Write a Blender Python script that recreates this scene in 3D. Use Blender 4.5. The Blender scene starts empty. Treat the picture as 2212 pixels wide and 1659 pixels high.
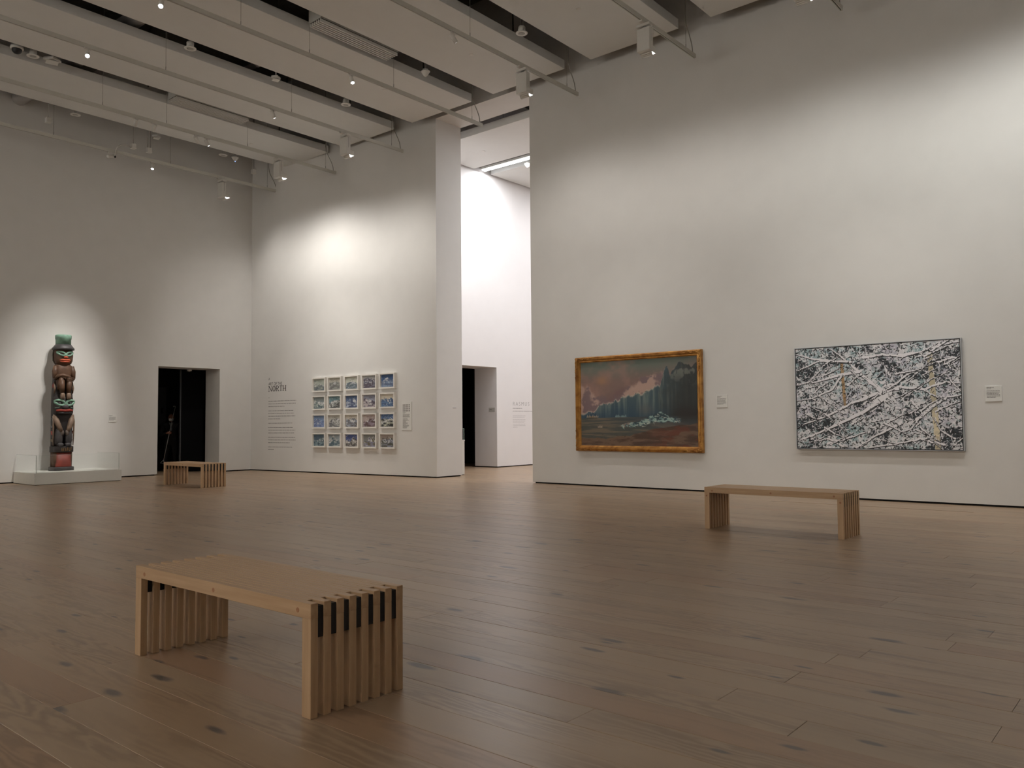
import bpy, math, random
import numpy as np
from mathutils import Matrix, Vector
random.seed(7); rng = np.random.default_rng(11)
S = bpy.context.scene
COL = S.collection
R = math.radians

# ------------------------------------------------------------------ camera
F = 1769.5
yaw, pitch, roll = R(40.136), R(2.760), R(-0.4823)
fw = np.array([-math.sin(yaw)*math.cos(pitch), math.cos(yaw)*math.cos(pitch), math.sin(pitch)])
rt = np.array([math.cos(yaw), math.sin(yaw), 0.0]); up = np.cross(rt, fw)
r2 = rt*math.cos(roll)+up*math.sin(roll); u2 = -rt*math.sin(roll)+up*math.cos(roll)
CAM = np.array([0, 0, 1.2])
cd = bpy.data.cameras.new('camera'); cam = bpy.data.objects.new('camera', cd); COL.objects.link(cam)
cd.sensor_width = 36; cd.lens = F/2212*36; cd.clip_end = 200; cd.clip_start = 0.05
M = Matrix.Identity(4)
for i in range(3):
    M[i][0] = r2[i]; M[i][1] = u2[i]; M[i][2] = -fw[i]; M[i][3] = CAM[i]
cam.matrix_world = M
S.camera = cam
def project(P):
    q = np.asarray(P, float)-CAM
    w = q@fw
    return 1106+F*(q@r2)/w, 829.5-F*(q@u2)/w, w

# ------------------------------------------------------------------ view, world
S.view_settings.view_transform = 'Standard'; S.view_settings.look = 'None'
S.view_settings.gamma = 1; S.view_settings.use_curve_mapping = False
S.view_settings.exposure = 0.0
S.cycles.use_denoising = True
S.cycles.max_bounces = 7; S.cycles.diffuse_bounces = 4; S.cycles.glossy_bounces = 3
S.cycles.use_adaptive_sampling = True; S.cycles.adaptive_threshold = .08; S.cycles.adaptive_min_samples = 16; S.cycles.caustics_reflective = False; S.cycles.caustics_refractive = False
S.cycles.transmission_bounces = 4; S.cycles.transparent_max_bounces = 8
S.cycles.sample_clamp_indirect = 4
W = bpy.data.worlds.new('world'); S.world = W; W.use_nodes = True
W.node_tree.nodes['Background'].inputs[0].default_value = (0.02, 0.018, 0.016, 1)
W.node_tree.nodes['Background'].inputs[1].default_value = 0.3

# ------------------------------------------------------------------ lights (most inside fixtures built below)
TRX = [-18.74, -16.28, -13.82, -11.36, -8.90, -6.44, -3.98, -1.52, 0.94, 3.40]     # x of the lighting tracks
def spot(loc, to, power, angle, blend=0.6, radius=0.03, col=(1, .93, .86)):
    d = bpy.data.lights.new('spot_light', 'SPOT'); d.energy = power; d.spot_size = R(angle); d.spot_blend = blend
    d.shadow_soft_size = radius; d.color = col
    o = bpy.data.objects.new('spot_light', d); COL.objects.link(o); o.location = loc
    o.rotation_euler = (Vector(to)-Vector(loc)).to_track_quat('-Z', 'Y').to_euler()
    return o
NEUT = (1, .96, .905); COOLW = (.97, .98, .96)
# wall washers on the wall with the paintings: x, power, colour
WASH = [(-18.74, 70, NEUT), (-16.28, 350, NEUT), (-13.82, 165, NEUT), (-8.90, 122, NEUT), (-6.44, 88, NEUT),
        (-3.98, 122, (.98, .98, .93)), (-1.52, 205, (.97, .98, .94)), (0.94, 205, COOLW), (3.40, 210, COOLW)]
for x, p, c in WASH:
    if x < -18: spot((x, 11.035, 6.985), (-17.2, 12.9, 3.4), p, 112, 1.0, 0.018, c)
    else: spot((x, 11.035, 6.985), (x, 12.93, 1.6), p, 160, 1.0, 0.018, c)
# added unseen spots behind the camera, no fixtures; their bounce lifts the ambient light
for x in TRX[::2]:
    spot((x, -5.0, 6.98), (x, -7.0, 4.0), 1020, 150, 0.6, 0.03, NEUT)
# narrow accents: from, to, power, cone
ACC = [((-16.28, 7.573, 7.26), (-19.5, 7.48, 1.7), 1350, 29), ((-16.28, 7.957, 7.26), (-19.6, 7.38, 2.3), 850, 34),
       ((-16.28, 8.89, 7.26), (-16.7, 12.93, 1.7), 260, 44), ((-16.28, 9.125, 7.26), (-15.6, 12.93, 1.6), 300, 44),
       ((-13.82, 9.143, 7.26), (-14.9, 12.93, 1.5), 330, 44), ((-11.36, 9.123, 7.26), (-8.6, 12.93, 1.5), 260, 42),
       ((-8.90, 9.187, 7.26), (-7.2, 12.93, 1.5), 235, 44), ((-3.98, 9.15, 7.26), (-4.3, 12.93, 1.5), 290, 48),
       ((-1.52, 9.15, 7.26), (-3.1, 12.93, 1.5), 270, 48),
       ((-18.74, 9.137, 7.26), (-17.4, 10.4, 0), 90, 60), ((-11.36, 5.631, 7.26), (-12, 5.8, 0), 90, 60),
       ((-13.82, 5.621, 7.26), (-14.4, 5.8, 0), 90, 60)]
for a, b, p, ang in ACC:
    spot(a, b, p, ang, 0.9, 0.035, (1, .96, .90))
# gallery beyond the opening
LEDLINE = dict(x0=-14.74, x1=-6.0, y0=16.24, y1=16.42, z=8.06)
def area(loc, sx, sy, power, rot=(0, 0, 0), col=(1, 1, 1)):
    d = bpy.data.lights.new('area_light', 'AREA'); d.shape = 'RECTANGLE'; d.size = sx; d.size_y = sy; d.energy = power; d.color = col
    o = bpy.data.objects.new('area_light', d); COL.objects.link(o); o.location = loc; o.rotation_euler = rot
    return o
area((-10.4, 16.33, 8.035), 8.7, .16, 300, col=(.97, .98, 1))
area((-8.4, 19.9, 8.035), 12.7, .16, 370, col=(.99, .98, 1))
spot((-13.6, 14.95, 7.35), (-14.8, 14.7, 6.3), 100, 100, .8, .03, (1, .97, .97))
spot((-12.9, 15.2, 7.35), (-14.8, 16.6, 2.6), 110, 80, .9, .03, (1, .97, .97))

# ------------------------------------------------------------------ materials
def srgb(*c):
    if len(c) == 1 and not isinstance(c[0], (int, float)): c = c[0]
    c = [v/255 for v in c]
    return tuple(v/12.92 if v <= .04045 else ((v+.055)/1.055)**2.4 for v in c)
def newmat(name):
    m = bpy.data.materials.new(name); m.use_nodes = True
    return m, m.node_tree.nodes, m.node_tree.links, m.node_tree.nodes['Principled BSDF']
def setp(b, **k):
    for n, v in k.items():
        n = n.replace('_', ' ')
        if n in b.inputs: b.inputs[n].default_value = v
def pmat(name, rgb, rough=.5, metal=0, noise=0.0, nscale=20, bump=0, spec=.5, emis=None, estr=0, trans=0, alpha=1):
    m, N, L, b = newmat(name)
    setp(b, Base_Color=(*rgb, 1), Roughness=rough, Metallic=metal)
    b.inputs['Specular IOR Level'].default_value = spec
    if emis: b.inputs['Emission Color'].default_value = (*emis, 1); b.inputs['Emission Strength'].default_value = estr
    if trans: b.inputs['Transmission Weight'].default_value = trans
    if noise or bump:
        tc = N.new('ShaderNodeTexCoord'); nz = N.new('ShaderNodeTexNoise'); nz.inputs['Scale'].default_value = nscale
        nz.inputs['Detail'].default_value = 6; L.new(tc.outputs['Object'], nz.inputs['Vector'])
        if noise:
            cr = N.new('ShaderNodeValToRGB')
            cr.color_ramp.elements[0].position = .3; cr.color_ramp.elements[1].position = .7
            cr.color_ramp.elements[0].color = (*[max(0, c*(1-noise)) for c in rgb], 1)
            cr.color_ramp.elements[1].color = (*[min(1, c*(1+noise)) for c in rgb], 1)
            L.new(nz.outputs['Fac'], cr.inputs['Fac']); L.new(cr.outputs['Color'], b.inputs['Base Color'])
        if bump:
            bp = N.new('ShaderNodeBump'); bp.inputs['Strength'].default_value = bump; bp.inputs['Distance'].default_value = .01
            L.new(nz.outputs['Fac'], bp.inputs['Height']); L.new(bp.outputs['Normal'], b.inputs['Normal'])
    return m
wall_m = pmat('wall_paint', (.725, .71, .685), .75, noise=.015, nscale=3, bump=.02, spec=.25)
wall2_m = pmat('far_wall_paint', (.82, .80, .80), .75, noise=.01, nscale=3, spec=.25)
ceil_m = pmat('ceiling_paint', (.74, .735, .715), .8, noise=.01, nscale=4, spec=.2)
deck_m = pmat('dark_deck_paint', (.045, .045, .038), .9, noise=.2, nscale=5)
shadow_m = pmat('recess_black', (.006, .006, .006), .9, noise=.1)
white_m = pmat('white_metal', (.62, .60, .56), .45, noise=.02)
white2_m = pmat('white_plastic', (.72, .70, .66), .4, noise=.02)
grey_m = pmat('grey_metal', (.30, .29, .27), .45, noise=.05)
track_m = pmat('track_white_enamel', (.56, .55, .50), .45, noise=.02)
black_m = pmat('black_paint', (.012, .012, .013), .45, noise=.15)
darkroom_m = pmat('unlit_room_black', (.016, .017, .018), .6, noise=.1)  # near-black colour stands in for the darkness of the unlit rooms
darkgrey_m = pmat('dark_grey_board', (.07, .078, .085), .5, noise=.1)
cable_m = pmat('grey_cable', (.25, .24, .21), .6, noise=.05)
duct_m = pmat('duct_paint', (.55, .52, .50), .6, noise=.04)
lens_m = pmat('lit_lens', (1, 1, 1), .3, emis=(.9, .95, 1), estr=14, noise=.001)
lens2_m = pmat('soft_lens', (1, 1, 1), .3, emis=(.95, .97, 1), estr=1.6, noise=.001)
led_m = pmat('led_diffuser', (1, 1, 1), .4, emis=(.96, .98, 1), estr=5, noise=.001)
blueled_m = pmat('blue_indicator', (.3, .4, 1), .3, emis=(.3, .45, 1), estr=2, noise=.001)
ink_m = pmat('vinyl_ink', (.035, .03, .03), .6, noise=.1)
inkgrey_m = pmat('faded_ink', (.17, .16, .155), .7, noise=.1)
paler_ink_m = pmat('pale_grey_ink', (.42, .40, .40), .7, noise=.05)
label_m = pmat('label_card', (.76, .75, .72), .5, noise=.01)
plinth_m = pmat('plinth_paint', (.76, .75, .70), .5, noise=.01)
blackplastic_m = pmat('black_spacer', (.008, .008, .009), .5, noise=.1)
silver_m = pmat('silver_frame', (.42, .43, .45), .35, metal=.7, noise=.03)
framewhite_m = pmat('white_frame_wood', (.80, .77, .72), .5, noise=.03, nscale=12)
def glass(name, tint=(.992, 1, .997), rough=.02):
    m, N, L, b = newmat(name)
    N.remove(b)
    out = N['Material Output']; g = N.new('ShaderNodeBsdfGlossy'); t = N.new('ShaderNodeBsdfTransparent'); mx = N.new('ShaderNodeMixShader')
    lw = N.new('ShaderNodeLayerWeight'); lw.inputs['Blend'].default_value = .5
    pw = N.new('ShaderNodeMath'); pw.operation = 'POWER'; pw.inputs[1].default_value = 5; L.new(lw.outputs['Facing'], pw.inputs[0])
    fr = N.new('ShaderNodeMath'); fr.operation = 'MULTIPLY_ADD'; fr.inputs[1].default_value = .35; fr.inputs[2].default_value = .012; L.new(pw.outputs[0], fr.inputs[0])
    g.inputs['Roughness'].default_value = rough; t.inputs['Color'].default_value = (*tint, 1)
    L.new(fr.outputs[0], mx.inputs[0]); L.new(t.outputs[0], mx.inputs[1]); L.new(g.outputs[0], mx.inputs[2]); L.new(mx.outputs[0], out.inputs['Surface'])
    return m
acryl_m = glass('clear_acrylic')
edge_m = pmat('acrylic_edge', (.62, .66, .62), .2, noise=.02)
def vcol(name, rough=.6, bump=0):
    m, N, L, b = newmat(name)
    a = N.new('ShaderNodeAttribute'); a.attribute_name = 'paint'
    nz = N.new('ShaderNodeTexNoise'); nz.inputs['Scale'].default_value = 60
    tc = N.new('ShaderNodeTexCoord'); L.new(tc.outputs['Object'], nz.inputs['Vector'])
    L.new(a.outputs['Color'], b.inputs['Base Color']); b.inputs['Roughness'].default_value = rough
    bp = N.new('ShaderNodeBump'); bp.inputs['Strength'].default_value = .12; bp.inputs['Distance'].default_value = .004
    L.new(nz.outputs['Fac'], bp.inputs['Height']); L.new(bp.outputs['Normal'], b.inputs['Normal'])
    return m
canvas_m = vcol('painted_canvas', .5)

def wood(name, base, dark, axis='X', rough=.45, scale=1.0, rnd=True):
    m, N, L, b = newmat(name)
    tc = N.new('ShaderNodeTexCoord'); mp = N.new('ShaderNodeMapping')
    s = {'X': (1.2, 22, 22), 'Z': (22, 22, 1.2)}[axis]
    mp.inputs['Scale'].default_value = tuple(v*scale for v in s)
    L.new(tc.outputs['Object'], mp.inputs['Vector'])
    nz = N.new('ShaderNodeTexNoise'); nz.inputs['Scale'].default_value = 1.6; nz.inputs['Detail'].default_value = 5
    L.new(mp.outputs[0], nz.inputs['Vector'])
    cr = N.new('ShaderNodeValToRGB'); cr.color_ramp.elements[0].position = .32; cr.color_ramp.elements[1].position = .68
    cr.color_ramp.elements[0].color = (*dark, 1); cr.color_ramp.elements[1].color = (*base, 1)
    L.new(nz.outputs['Fac'], cr.inputs['Fac'])
    L.new(cr.outputs['Color'], b.inputs['Base Color']); b.inputs['Roughness'].default_value = rough
    bp = N.new('ShaderNodeBump'); bp.inputs['Strength'].default_value = .08; bp.inputs['Distance'].default_value = .002
    L.new(nz.outputs['Fac'], bp.inputs['Height']); L.new(bp.outputs['Normal'], b.inputs['Normal'])
    return m
bench_m = wood('maple', (.56, .375, .22), (.46, .295, .165), 'X')
bench_leg_m = wood('maple_upright', (.56, .375, .22), (.46, .295, .165), 'Z')
dowel_m = pmat('dowel_end_grain', (.36, .17, .08), .5, noise=.15, nscale=60)

def floor_material():
    m, N, L, b = newmat('pale_plank_wood')
    def nd(t, **k):
        n = N.new(t)
        for a, v in k.items(): setattr(n, a, v)
        return n
    def math_(op, a, b_=None, c=None):
        n = nd('ShaderNodeMath', operation=op)
        for i, v in enumerate((a, b_, c)):
            if v is None: continue
            if isinstance(v, (int, float)): n.inputs[i].default_value = v
            else: L.new(v, n.inputs[i])
        return n.outputs[0]
    geo = nd('ShaderNodeNewGeometry'); at = nd('ShaderNodeAttribute'); at.attribute_name = 'rnd'
    rn = at.outputs['Fac']
    sep = nd('ShaderNodeSeparateXYZ'); L.new(geo.outputs['Position'], sep.inputs[0])
    cmb = nd('ShaderNodeCombineXYZ')
    L.new(math_('MULTIPLY_ADD', rn, 57.0, sep.outputs[0]), cmb.inputs[0])
    L.new(sep.outputs[1], cmb.inputs[1]); L.new(math_('MULTIPLY', rn, 91.0), cmb.inputs[2])
    def mapped(sx, sy, sz=1):
        mp = nd('ShaderNodeMapping'); mp.inputs['Scale'].default_value = (sx, sy, sz); L.new(cmb.outputs[0], mp.inputs[0]); return mp.outputs[0]
    # cathedral grain: distorted bands along the plank
    big = nd('ShaderNodeTexNoise'); big.inputs['Scale'].default_value = 1.0; big.inputs['Detail'].default_value = 2
    L.new(mapped(.55, 5.0), big.inputs['Vector'])
    ripple = nd('ShaderNodeTexNoise'); ripple.inputs['Scale'].default_value = 1.0; ripple.inputs['Detail'].default_value = 3
    L.new(mapped(9, 26), ripple.inputs['Vector'])
    ph = math_('ADD', math_('MULTIPLY', big.outputs['Fac'], 90.0), math_('MULTIPLY', ripple.outputs['Fac'], 7.0))
    ring = math_('MULTIPLY_ADD', math_('SINE', ph), .5, .5)
    zone = nd('ShaderNodeTexNoise'); zone.inputs['Scale'].default_value = 1.0; L.new(mapped(.5, 4), zone.inputs['Vector'])
    zr = nd('ShaderNodeMapRange'); zr.inputs['From Min'].default_value = .44; zr.inputs['From Max'].default_value = .60; L.new(zone.outputs['Fac'], zr.inputs['Value'])
    ringz = math_('MULTIPLY', ring, zr.outputs[0])
    fine = nd('ShaderNodeTexNoise'); fine.inputs['Scale'].default_value = 1.0; fine.inputs['Detail'].default_value = 4; L.new(mapped(2.2, 60), fine.inputs['Vector'])
    tone = nd('ShaderNodeTexNoise'); tone.inputs['Scale'].default_value = 1.0; tone.inputs['Detail'].default_value = 2; L.new(mapped(.35, 2.2), tone.inputs['Vector'])
    base = nd('ShaderNodeValToRGB'); e = base.color_ramp.elements
    e[0].position = 0; e[0].color = (.33, 0.185, 0.107, 1); e[1].position = 1; e[1].color = (.41, 0.292, 0.189, 1)
    for p, c in ((.1, (.37, 0.244, 0.150, 1)), (.45, (.385, 0.268, 0.172, 1)), (.8, (.35, 0.244, 0.155, 1))):
        k = e.new(p); k.color = c
    L.new(rn, base.inputs['Fac'])
    def mix(fac, a, c, mode='MIX'):
        n = nd('ShaderNodeMix', data_type='RGBA', blend_type=mode)
        if isinstance(fac, (int, float)): n.inputs['Factor'].default_value = fac
        else: L.new(fac, n.inputs['Factor'])
        for s, v in (('A', a), ('B', c)):
            i = [q for q in n.inputs if q.name == s and q.type == 'RGBA'][0]
            if isinstance(v, tuple): i.default_value = v
            else: L.new(v, i)
        return [q for q in n.outputs if q.type == 'RGBA'][0]
    tr = nd('ShaderNodeMapRange'); tr.inputs['From Min'].default_value = .35; tr.inputs['From Max'].default_value = .7; L.new(tone.outputs['Fac'], tr.inputs['Value'])
    c1 = mix(math_('MULTIPLY', tr.outputs[0], .45), base.outputs[0], (.25, 0.161, 0.099, 1))
    c2 = mix(math_('MULTIPLY', ringz, .62), c1, (.17, 0.098, 0.060, 1))
    c3 = mix(math_('MULTIPLY', fine.outputs['Fac'], .36), c2, (.50, 0.375, 0.245, 1))
    # knots: sparse elongated blue-grey spots
    vo = nd('ShaderNodeTexVoronoi'); vo.voronoi_dimensions = '2D'; vo.inputs['Scale'].default_value = 1.0; vo.inputs['Randomness'].default_value = 1
    L.new(mapped(1.35, 4.2, .5), vo.inputs['Vector'])
    sel = nd('ShaderNodeSeparateColor'); L.new(vo.outputs['Color'], sel.inputs[0])
    kr = nd('ShaderNodeMapRange'); kr.inputs['From Min'].default_value = .095; kr.inputs['From Max'].default_value = .045; L.new(math_('ADD', math_('MULTIPLY', vo.outputs['Distance'], math_('MULTIPLY_ADD', sel.outputs[1], .9, .55)), math_('MULTIPLY', math_('SUBTRACT', ripple.outputs['Fac'], .5), .09)), kr.inputs['Value'])
    keep = math_('GREATER_THAN', sel.outputs[0], .62)
    kn = math_('MULTIPLY', math_('MULTIPLY', kr.outputs[0], keep), .8)
    c4 = mix(kn, c3, (.085, .08, .085, 1))
    # dark mineral streaks
    st = nd('ShaderNodeTexNoise'); st.inputs['Scale'].default_value = 1; st.inputs['Detail'].default_value = 3; L.new(mapped(1.1, 24), st.inputs['Vector'])
    sr = nd('ShaderNodeMapRange'); sr.inputs['From Min'].default_value = .64; sr.inputs['From Max'].default_value = .78; L.new(st.outputs['Fac'], sr.inputs['Value'])
    c5 = mix(math_('MULTIPLY', sr.outputs[0], .55), c4, (.13, .085, .065, 1))
    L.new(c5, b.inputs['Base Color'])
    rg = math_('MULTIPLY_ADD', fine.outputs['Fac'], .14, .27)
    L.new(rg, b.inputs['Roughness']); b.inputs['Specular IOR Level'].default_value = .5
    bp = nd('ShaderNodeBump'); bp.inputs['Strength'].default_value = .10; bp.inputs['Distance'].default_value = .002
    wv = nd('ShaderNodeTexNoise'); wv.inputs['Scale'].default_value = 1; wv.inputs['Detail'].default_value = 1; L.new(mapped(1.5, 12), wv.inputs['Vector'])
    L.new(math_('ADD', fine.outputs['Fac'], math_('MULTIPLY', wv.outputs['Fac'], 2.0)), bp.inputs['Height']); L.new(bp.outputs['Normal'], b.inputs['Normal'])
    return m
floor_m = floor_material()

# ------------------------------------------------------------------ mesh helpers
class MB:
    def __init__(s): s.v = []; s.f = []; s.sm = []
    def add(s, vs, fs, smooth=False):
        n = len(s.v); s.v += [tuple(map(float, p)) for p in vs]; s.f += [tuple(i+n for i in f) for f in fs]; s.sm += [smooth]*len(fs); return s
    def box(s, x0, x1, y0, y1, z0, z1):
        v = [(x0,y0,z0),(x1,y0,z0),(x1,y1,z0),(x0,y1,z0),(x0,y0,z1),(x1,y0,z1),(x1,y1,z1),(x0,y1,z1)]
        return s.add(v, [(0,3,2,1),(4,5,6,7),(0,1,5,4),(1,2,6,5),(2,3,7,6),(3,0,4,7)])
    def bbox(s, x0, x1, y0, y1, z0, z1, b):
        """box with small chamfers on every edge"""
        X = (x0, x0+b, x1-b, x1); Y = (y0, y0+b, y1-b, y1); Z = (z0, z0+b, z1-b, z1)
        vs = []; idx = {}
        def V(i, j, k):
            if (i, j, k) not in idx: idx[(i, j, k)] = len(vs); vs.append((X[i], Y[j], Z[k]))
            return idx[(i, j, k)]
        fs = []
        fs += [(V(1,1,0),V(1,2,0),V(2,2,0),V(2,1,0)),(V(1,1,3),V(2,1,3),V(2,2,3),V(1,2,3)),(V(1,0,1),V(2,0,1),V(2,0,2),V(1,0,2)),
               (V(1,3,1),V(1,3,2),V(2,3,2),V(2,3,1)),(V(0,1,1),V(0,1,2),V(0,2,2),V(0,2,1)),(V(3,1,1),V(3,2,1),V(3,2,2),V(3,1,2))]
        for a, A in ((1,0),(2,3)):
            for c, C in ((1,0),(2,3)):
                fs += [(V(a,1,C),V(a,2,C),V(A,2,c),V(A,1,c)),(V(1,a,C),V(2,a,C),V(2,A,c),V(1,A,c)),(V(a,C,1),V(a,C,2),V(A,c,2),V(A,c,1))]
                for d, D in ((1,0),(2,3)): fs.append((V(A,c,d),V(a,C,d),V(a,c,D)))
        return s.add(vs, fs)
    def loft(s, rings, cap=True, smooth=True, closed=True):
        n = len(rings[0]); vs = [p for r in rings for p in r]; fs = []
        for i in range(len(rings)-1):
            for j in range(n if closed else n-1):
                k = (j+1) % n; fs.append((i*n+j, i*n+k, (i+1)*n+k, (i+1)*n+j))
        s.add(vs, fs, smooth)
        if cap:
            b = len(s.v)-len(vs)
            s.f += [tuple(b+j for j in reversed(range(n))), tuple(b+(len(rings)-1)*n+j for j in range(n))]; s.sm += [False, False]
        return s
    def lathe(s, prof, n=20, c=(0, 0, 0), smooth=True, axis='Z'):
        rs = []
        for r, z in prof:
            ring = []
            for j in range(n):
                a = 2*math.pi*j/n; p = (r*math.cos(a), r*math.sin(a), z)
                if axis == 'Y': p = (p[0], -p[2], p[1])
                if axis == 'X': p = (p[2], p[0], p[1])
                ring.append((p[0]+c[0], p[1]+c[1], p[2]+c[2]))
            rs.append(ring)
        return s.loft(rs, True, smooth)
    def tube(s, pts, r, n=8, smooth=True):
        pts = [Vector(p) for p in pts]; rr = r if isinstance(r, (list, tuple)) else [r]*len(pts)
        rs = []; pn = None
        for i, p in enumerate(pts):
            t = (pts[min(i+1, len(pts)-1)]-pts[max(i-1, 0)]).normalized()
            if pn is None:
                a = Vector((0, 0, 1)) if abs(t.z) < .9 else Vector((1, 0, 0)); pn = t.cross(a).normalized()
            pn = (pn-t*pn.dot(t)).normalized(); q = t.cross(pn)
            rs.append([tuple(p+(pn*math.cos(2*math.pi*j/n)+q*math.sin(2*math.pi*j/n))*rr[i]) for j in range(n)])
        return s.loft(rs, True, smooth)
    def ell(s, c, r, n=16, m=10, e=1.0, rot=None):
        """(super)ellipsoid"""
        f = lambda v: math.copysign(abs(v)**e, v)
        rs = []
        for i in range(m+1):
            a = -math.pi/2+math.pi*i/m; a = max(-math.pi/2+.02, min(math.pi/2-.02, a)); ring = []
            for j in range(n):
                b = 2*math.pi*j/n
                p = Vector((r[0]*f(math.cos(a))*f(math.cos(b)), r[1]*f(math.cos(a))*f(math.sin(b)), r[2]*f(math.sin(a))))
                if rot is not None: p = rot @ p
                ring.append((p.x+c[0], p.y+c[1], p.z+c[2]))
            rs.append(ring)
        return s.loft(rs, True, True)
    def prism(s, poly, axis, a, b):
        """poly = 2D points; extruded between a and b on axis"""
        def P(u, v, w): return {'X': (w, u, v), 'Y': (u, w, v), 'Z': (u, v, w)}[axis]
        n = len(poly); vs = [P(u, v, a) for u, v in poly]+[P(u, v, b) for u, v in poly]
        fs = [tuple(reversed(range(n))), tuple(range(n, 2*n))]+[(i, (i+1) % n, n+(i+1) % n, n+i) for i in range(n)]
        return s.add(vs, fs)
def mesh(name, mb, mat):
    me = bpy.data.meshes.new(name); me.from_pydata(mb.v, [], mb.f)
    me.polygons.foreach_set('use_smooth', mb.sm)
    if mat is not None: me.materials.append(mat)
    me.update()
    import bmesh
    bm = bmesh.new(); bm.from_mesh(me); bmesh.ops.recalc_face_normals(bm, faces=bm.faces); bm.to_mesh(me); bm.free()
    return me
def obj(name, mb, mat, parent=None, loc=(0, 0, 0), rot=(0, 0, 0)):
    o = bpy.data.objects.new(name, mesh(name, mb, mat) if isinstance(mb, MB) else mb)
    COL.objects.link(o); o.location = loc; o.rotation_euler = rot
    if parent: o.parent = parent
    return o
def tag(o, label, cat, group=None, kind=None):
    o['label'] = label; o['category'] = cat
    if group: o['group'] = group
    if kind: o['kind'] = kind
    return o
def thing(name, label, cat, loc=(0, 0, 0), rot=(0, 0, 0), group=None):
    o = bpy.data.objects.new(name, None); COL.objects.link(o); o.location = loc; o.rotation_euler = rot
    o.empty_display_size = .1
    return tag(o, label, cat, group)
def struct(name, mb, mat, parent=None, loc=(0, 0, 0)):
    o = obj(name, mb, mat, parent, loc)
    if parent is None: o['kind'] = 'structure'
    return o
def dup(root, loc, label=None, rot=None):
    r = root.copy(); COL.objects.link(r); r.location = loc
    if rot: r.rotation_euler = rot
    if label: r['label'] = label
    for ch in list(root.children):
        c = ch.copy(); COL.objects.link(c); c.parent = r
        for g in list(ch.children):
            d = g.copy(); COL.objects.link(d); d.parent = c
    return r

# ------------------------------------------------------------------ the setting
YW, TH = 12.93, 0.82           # face of the painting wall, its thickness
XL = -19.72                    # face of the left wall
XP, XR = -13.11, -10.375       # the tall opening
HD = 8.15                      # its head
TOP = 10.4
G = .027                       # shadow gap at the foot of the walls
w = MB()
w.add([(XL-.72, 12.405-.057, G), (XP, YW, G), (XP, YW+TH, G), (XL-.72, YW+TH, G), (XL-.72, 12.405-.057, TOP), (XP, YW, TOP), (XP, YW+TH, TOP), (XL-.72, YW+TH, TOP)],
      [(0,3,2,1),(4,5,6,7),(0,1,5,4),(1,2,6,5),(2,3,7,6),(3,0,4,7)]); w.box(XR, 8.4, YW, YW+TH, G, TOP); w.box(XP, XR, YW, YW+TH, HD, TOP)
struct('wall_back', w, wall_m)
w = MB(); DL0, DL1, DLH = 9.82, 11.48, 2.693
w.box(XL-.70, XL, -7.4, DL0, G, TOP); w.box(XL-.70, XL, DL1, 12.6, G, TOP); w.box(XL-.70, XL, DL0, DL1, DLH, TOP)
struct('wall_left', w, wall_m)
struct('wall_front', MB().box(XL-.70, 8.4, -7.4, -7.0, 0, TOP), wall_m)
struct('wall_right', MB().box(8.0, 8.4, -7.0, YW, 0, TOP), wall_m)
# dark recessed bases
b = MB(); b.add([(XL-.6, 12.405-.017, 0), (XP-.03, YW+.03, 0), (XP-.03, YW+TH-.03, 0), (XL-.6, YW+TH-.03, 0), (XL-.6, 12.405-.017, G), (XP-.03, YW+.03, G), (XP-.03, YW+TH-.03, G), (XL-.6, YW+TH-.03, G)], [(0,3,2,1),(4,5,6,7),(0,1,5,4),(1,2,6,5),(2,3,7,6),(3,0,4,7)]); b.box(XR+.05, 8.0, YW+.03, YW+TH-.03, 0, G)
struct('baseboard_back', b, shadow_m)
b = MB(); b.box(XL-.68, XL-.03, -7, DL0-.05, 0, G); b.box(XL-.68, XL-.03, DL1+.05, 12.5, 0, G)
struct('baseboard_left', b, shadow_m)
# gallery beyond
XF = -14.80; FD0, FD1, FDH = 15.53, 16.90, 2.742; FT = .82
w = MB(); w.box(XF-FT, XF, YW+TH, FD0, G, TOP); w.box(XF-FT, XF, FD1, 24, G, TOP); w.box(XF-FT, XF, FD0, FD1, FDH, TOP)
struct('wall_far_gallery_left', w, wall2_m)
struct('wall_far_gallery_back', MB().box(XF-FT, 2, 24, 24.4, 0, TOP), wall2_m)
struct('wall_far_gallery_right', MB().box(2, 2.4, YW+TH, 24.4, 0, TOP), wall2_m)
b = MB(); b.box(XF-FT+.03, XF-.03, FD1+.03, 24, 0, G); b.box(XF-FT+.03, XF-.03, YW+TH, FD0-.03, 0, G)
struct('baseboard_far_gallery', b, shadow_m)
# dark rooms behind both doorways
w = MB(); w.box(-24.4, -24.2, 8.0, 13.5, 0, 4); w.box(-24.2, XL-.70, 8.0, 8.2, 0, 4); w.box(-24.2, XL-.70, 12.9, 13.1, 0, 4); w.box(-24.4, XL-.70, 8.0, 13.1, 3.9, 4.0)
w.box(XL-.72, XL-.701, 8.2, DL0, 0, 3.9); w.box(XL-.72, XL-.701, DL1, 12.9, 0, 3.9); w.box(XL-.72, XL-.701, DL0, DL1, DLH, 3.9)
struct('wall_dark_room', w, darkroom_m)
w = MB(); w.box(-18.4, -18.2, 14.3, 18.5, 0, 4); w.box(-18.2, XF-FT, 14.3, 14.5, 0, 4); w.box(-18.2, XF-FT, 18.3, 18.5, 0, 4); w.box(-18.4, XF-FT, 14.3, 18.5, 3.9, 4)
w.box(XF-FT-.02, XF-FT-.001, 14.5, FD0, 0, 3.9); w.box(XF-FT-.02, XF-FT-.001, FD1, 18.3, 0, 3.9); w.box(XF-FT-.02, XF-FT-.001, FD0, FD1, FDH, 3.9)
struct('wall_dark_passage', w, darkroom_m)
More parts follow.
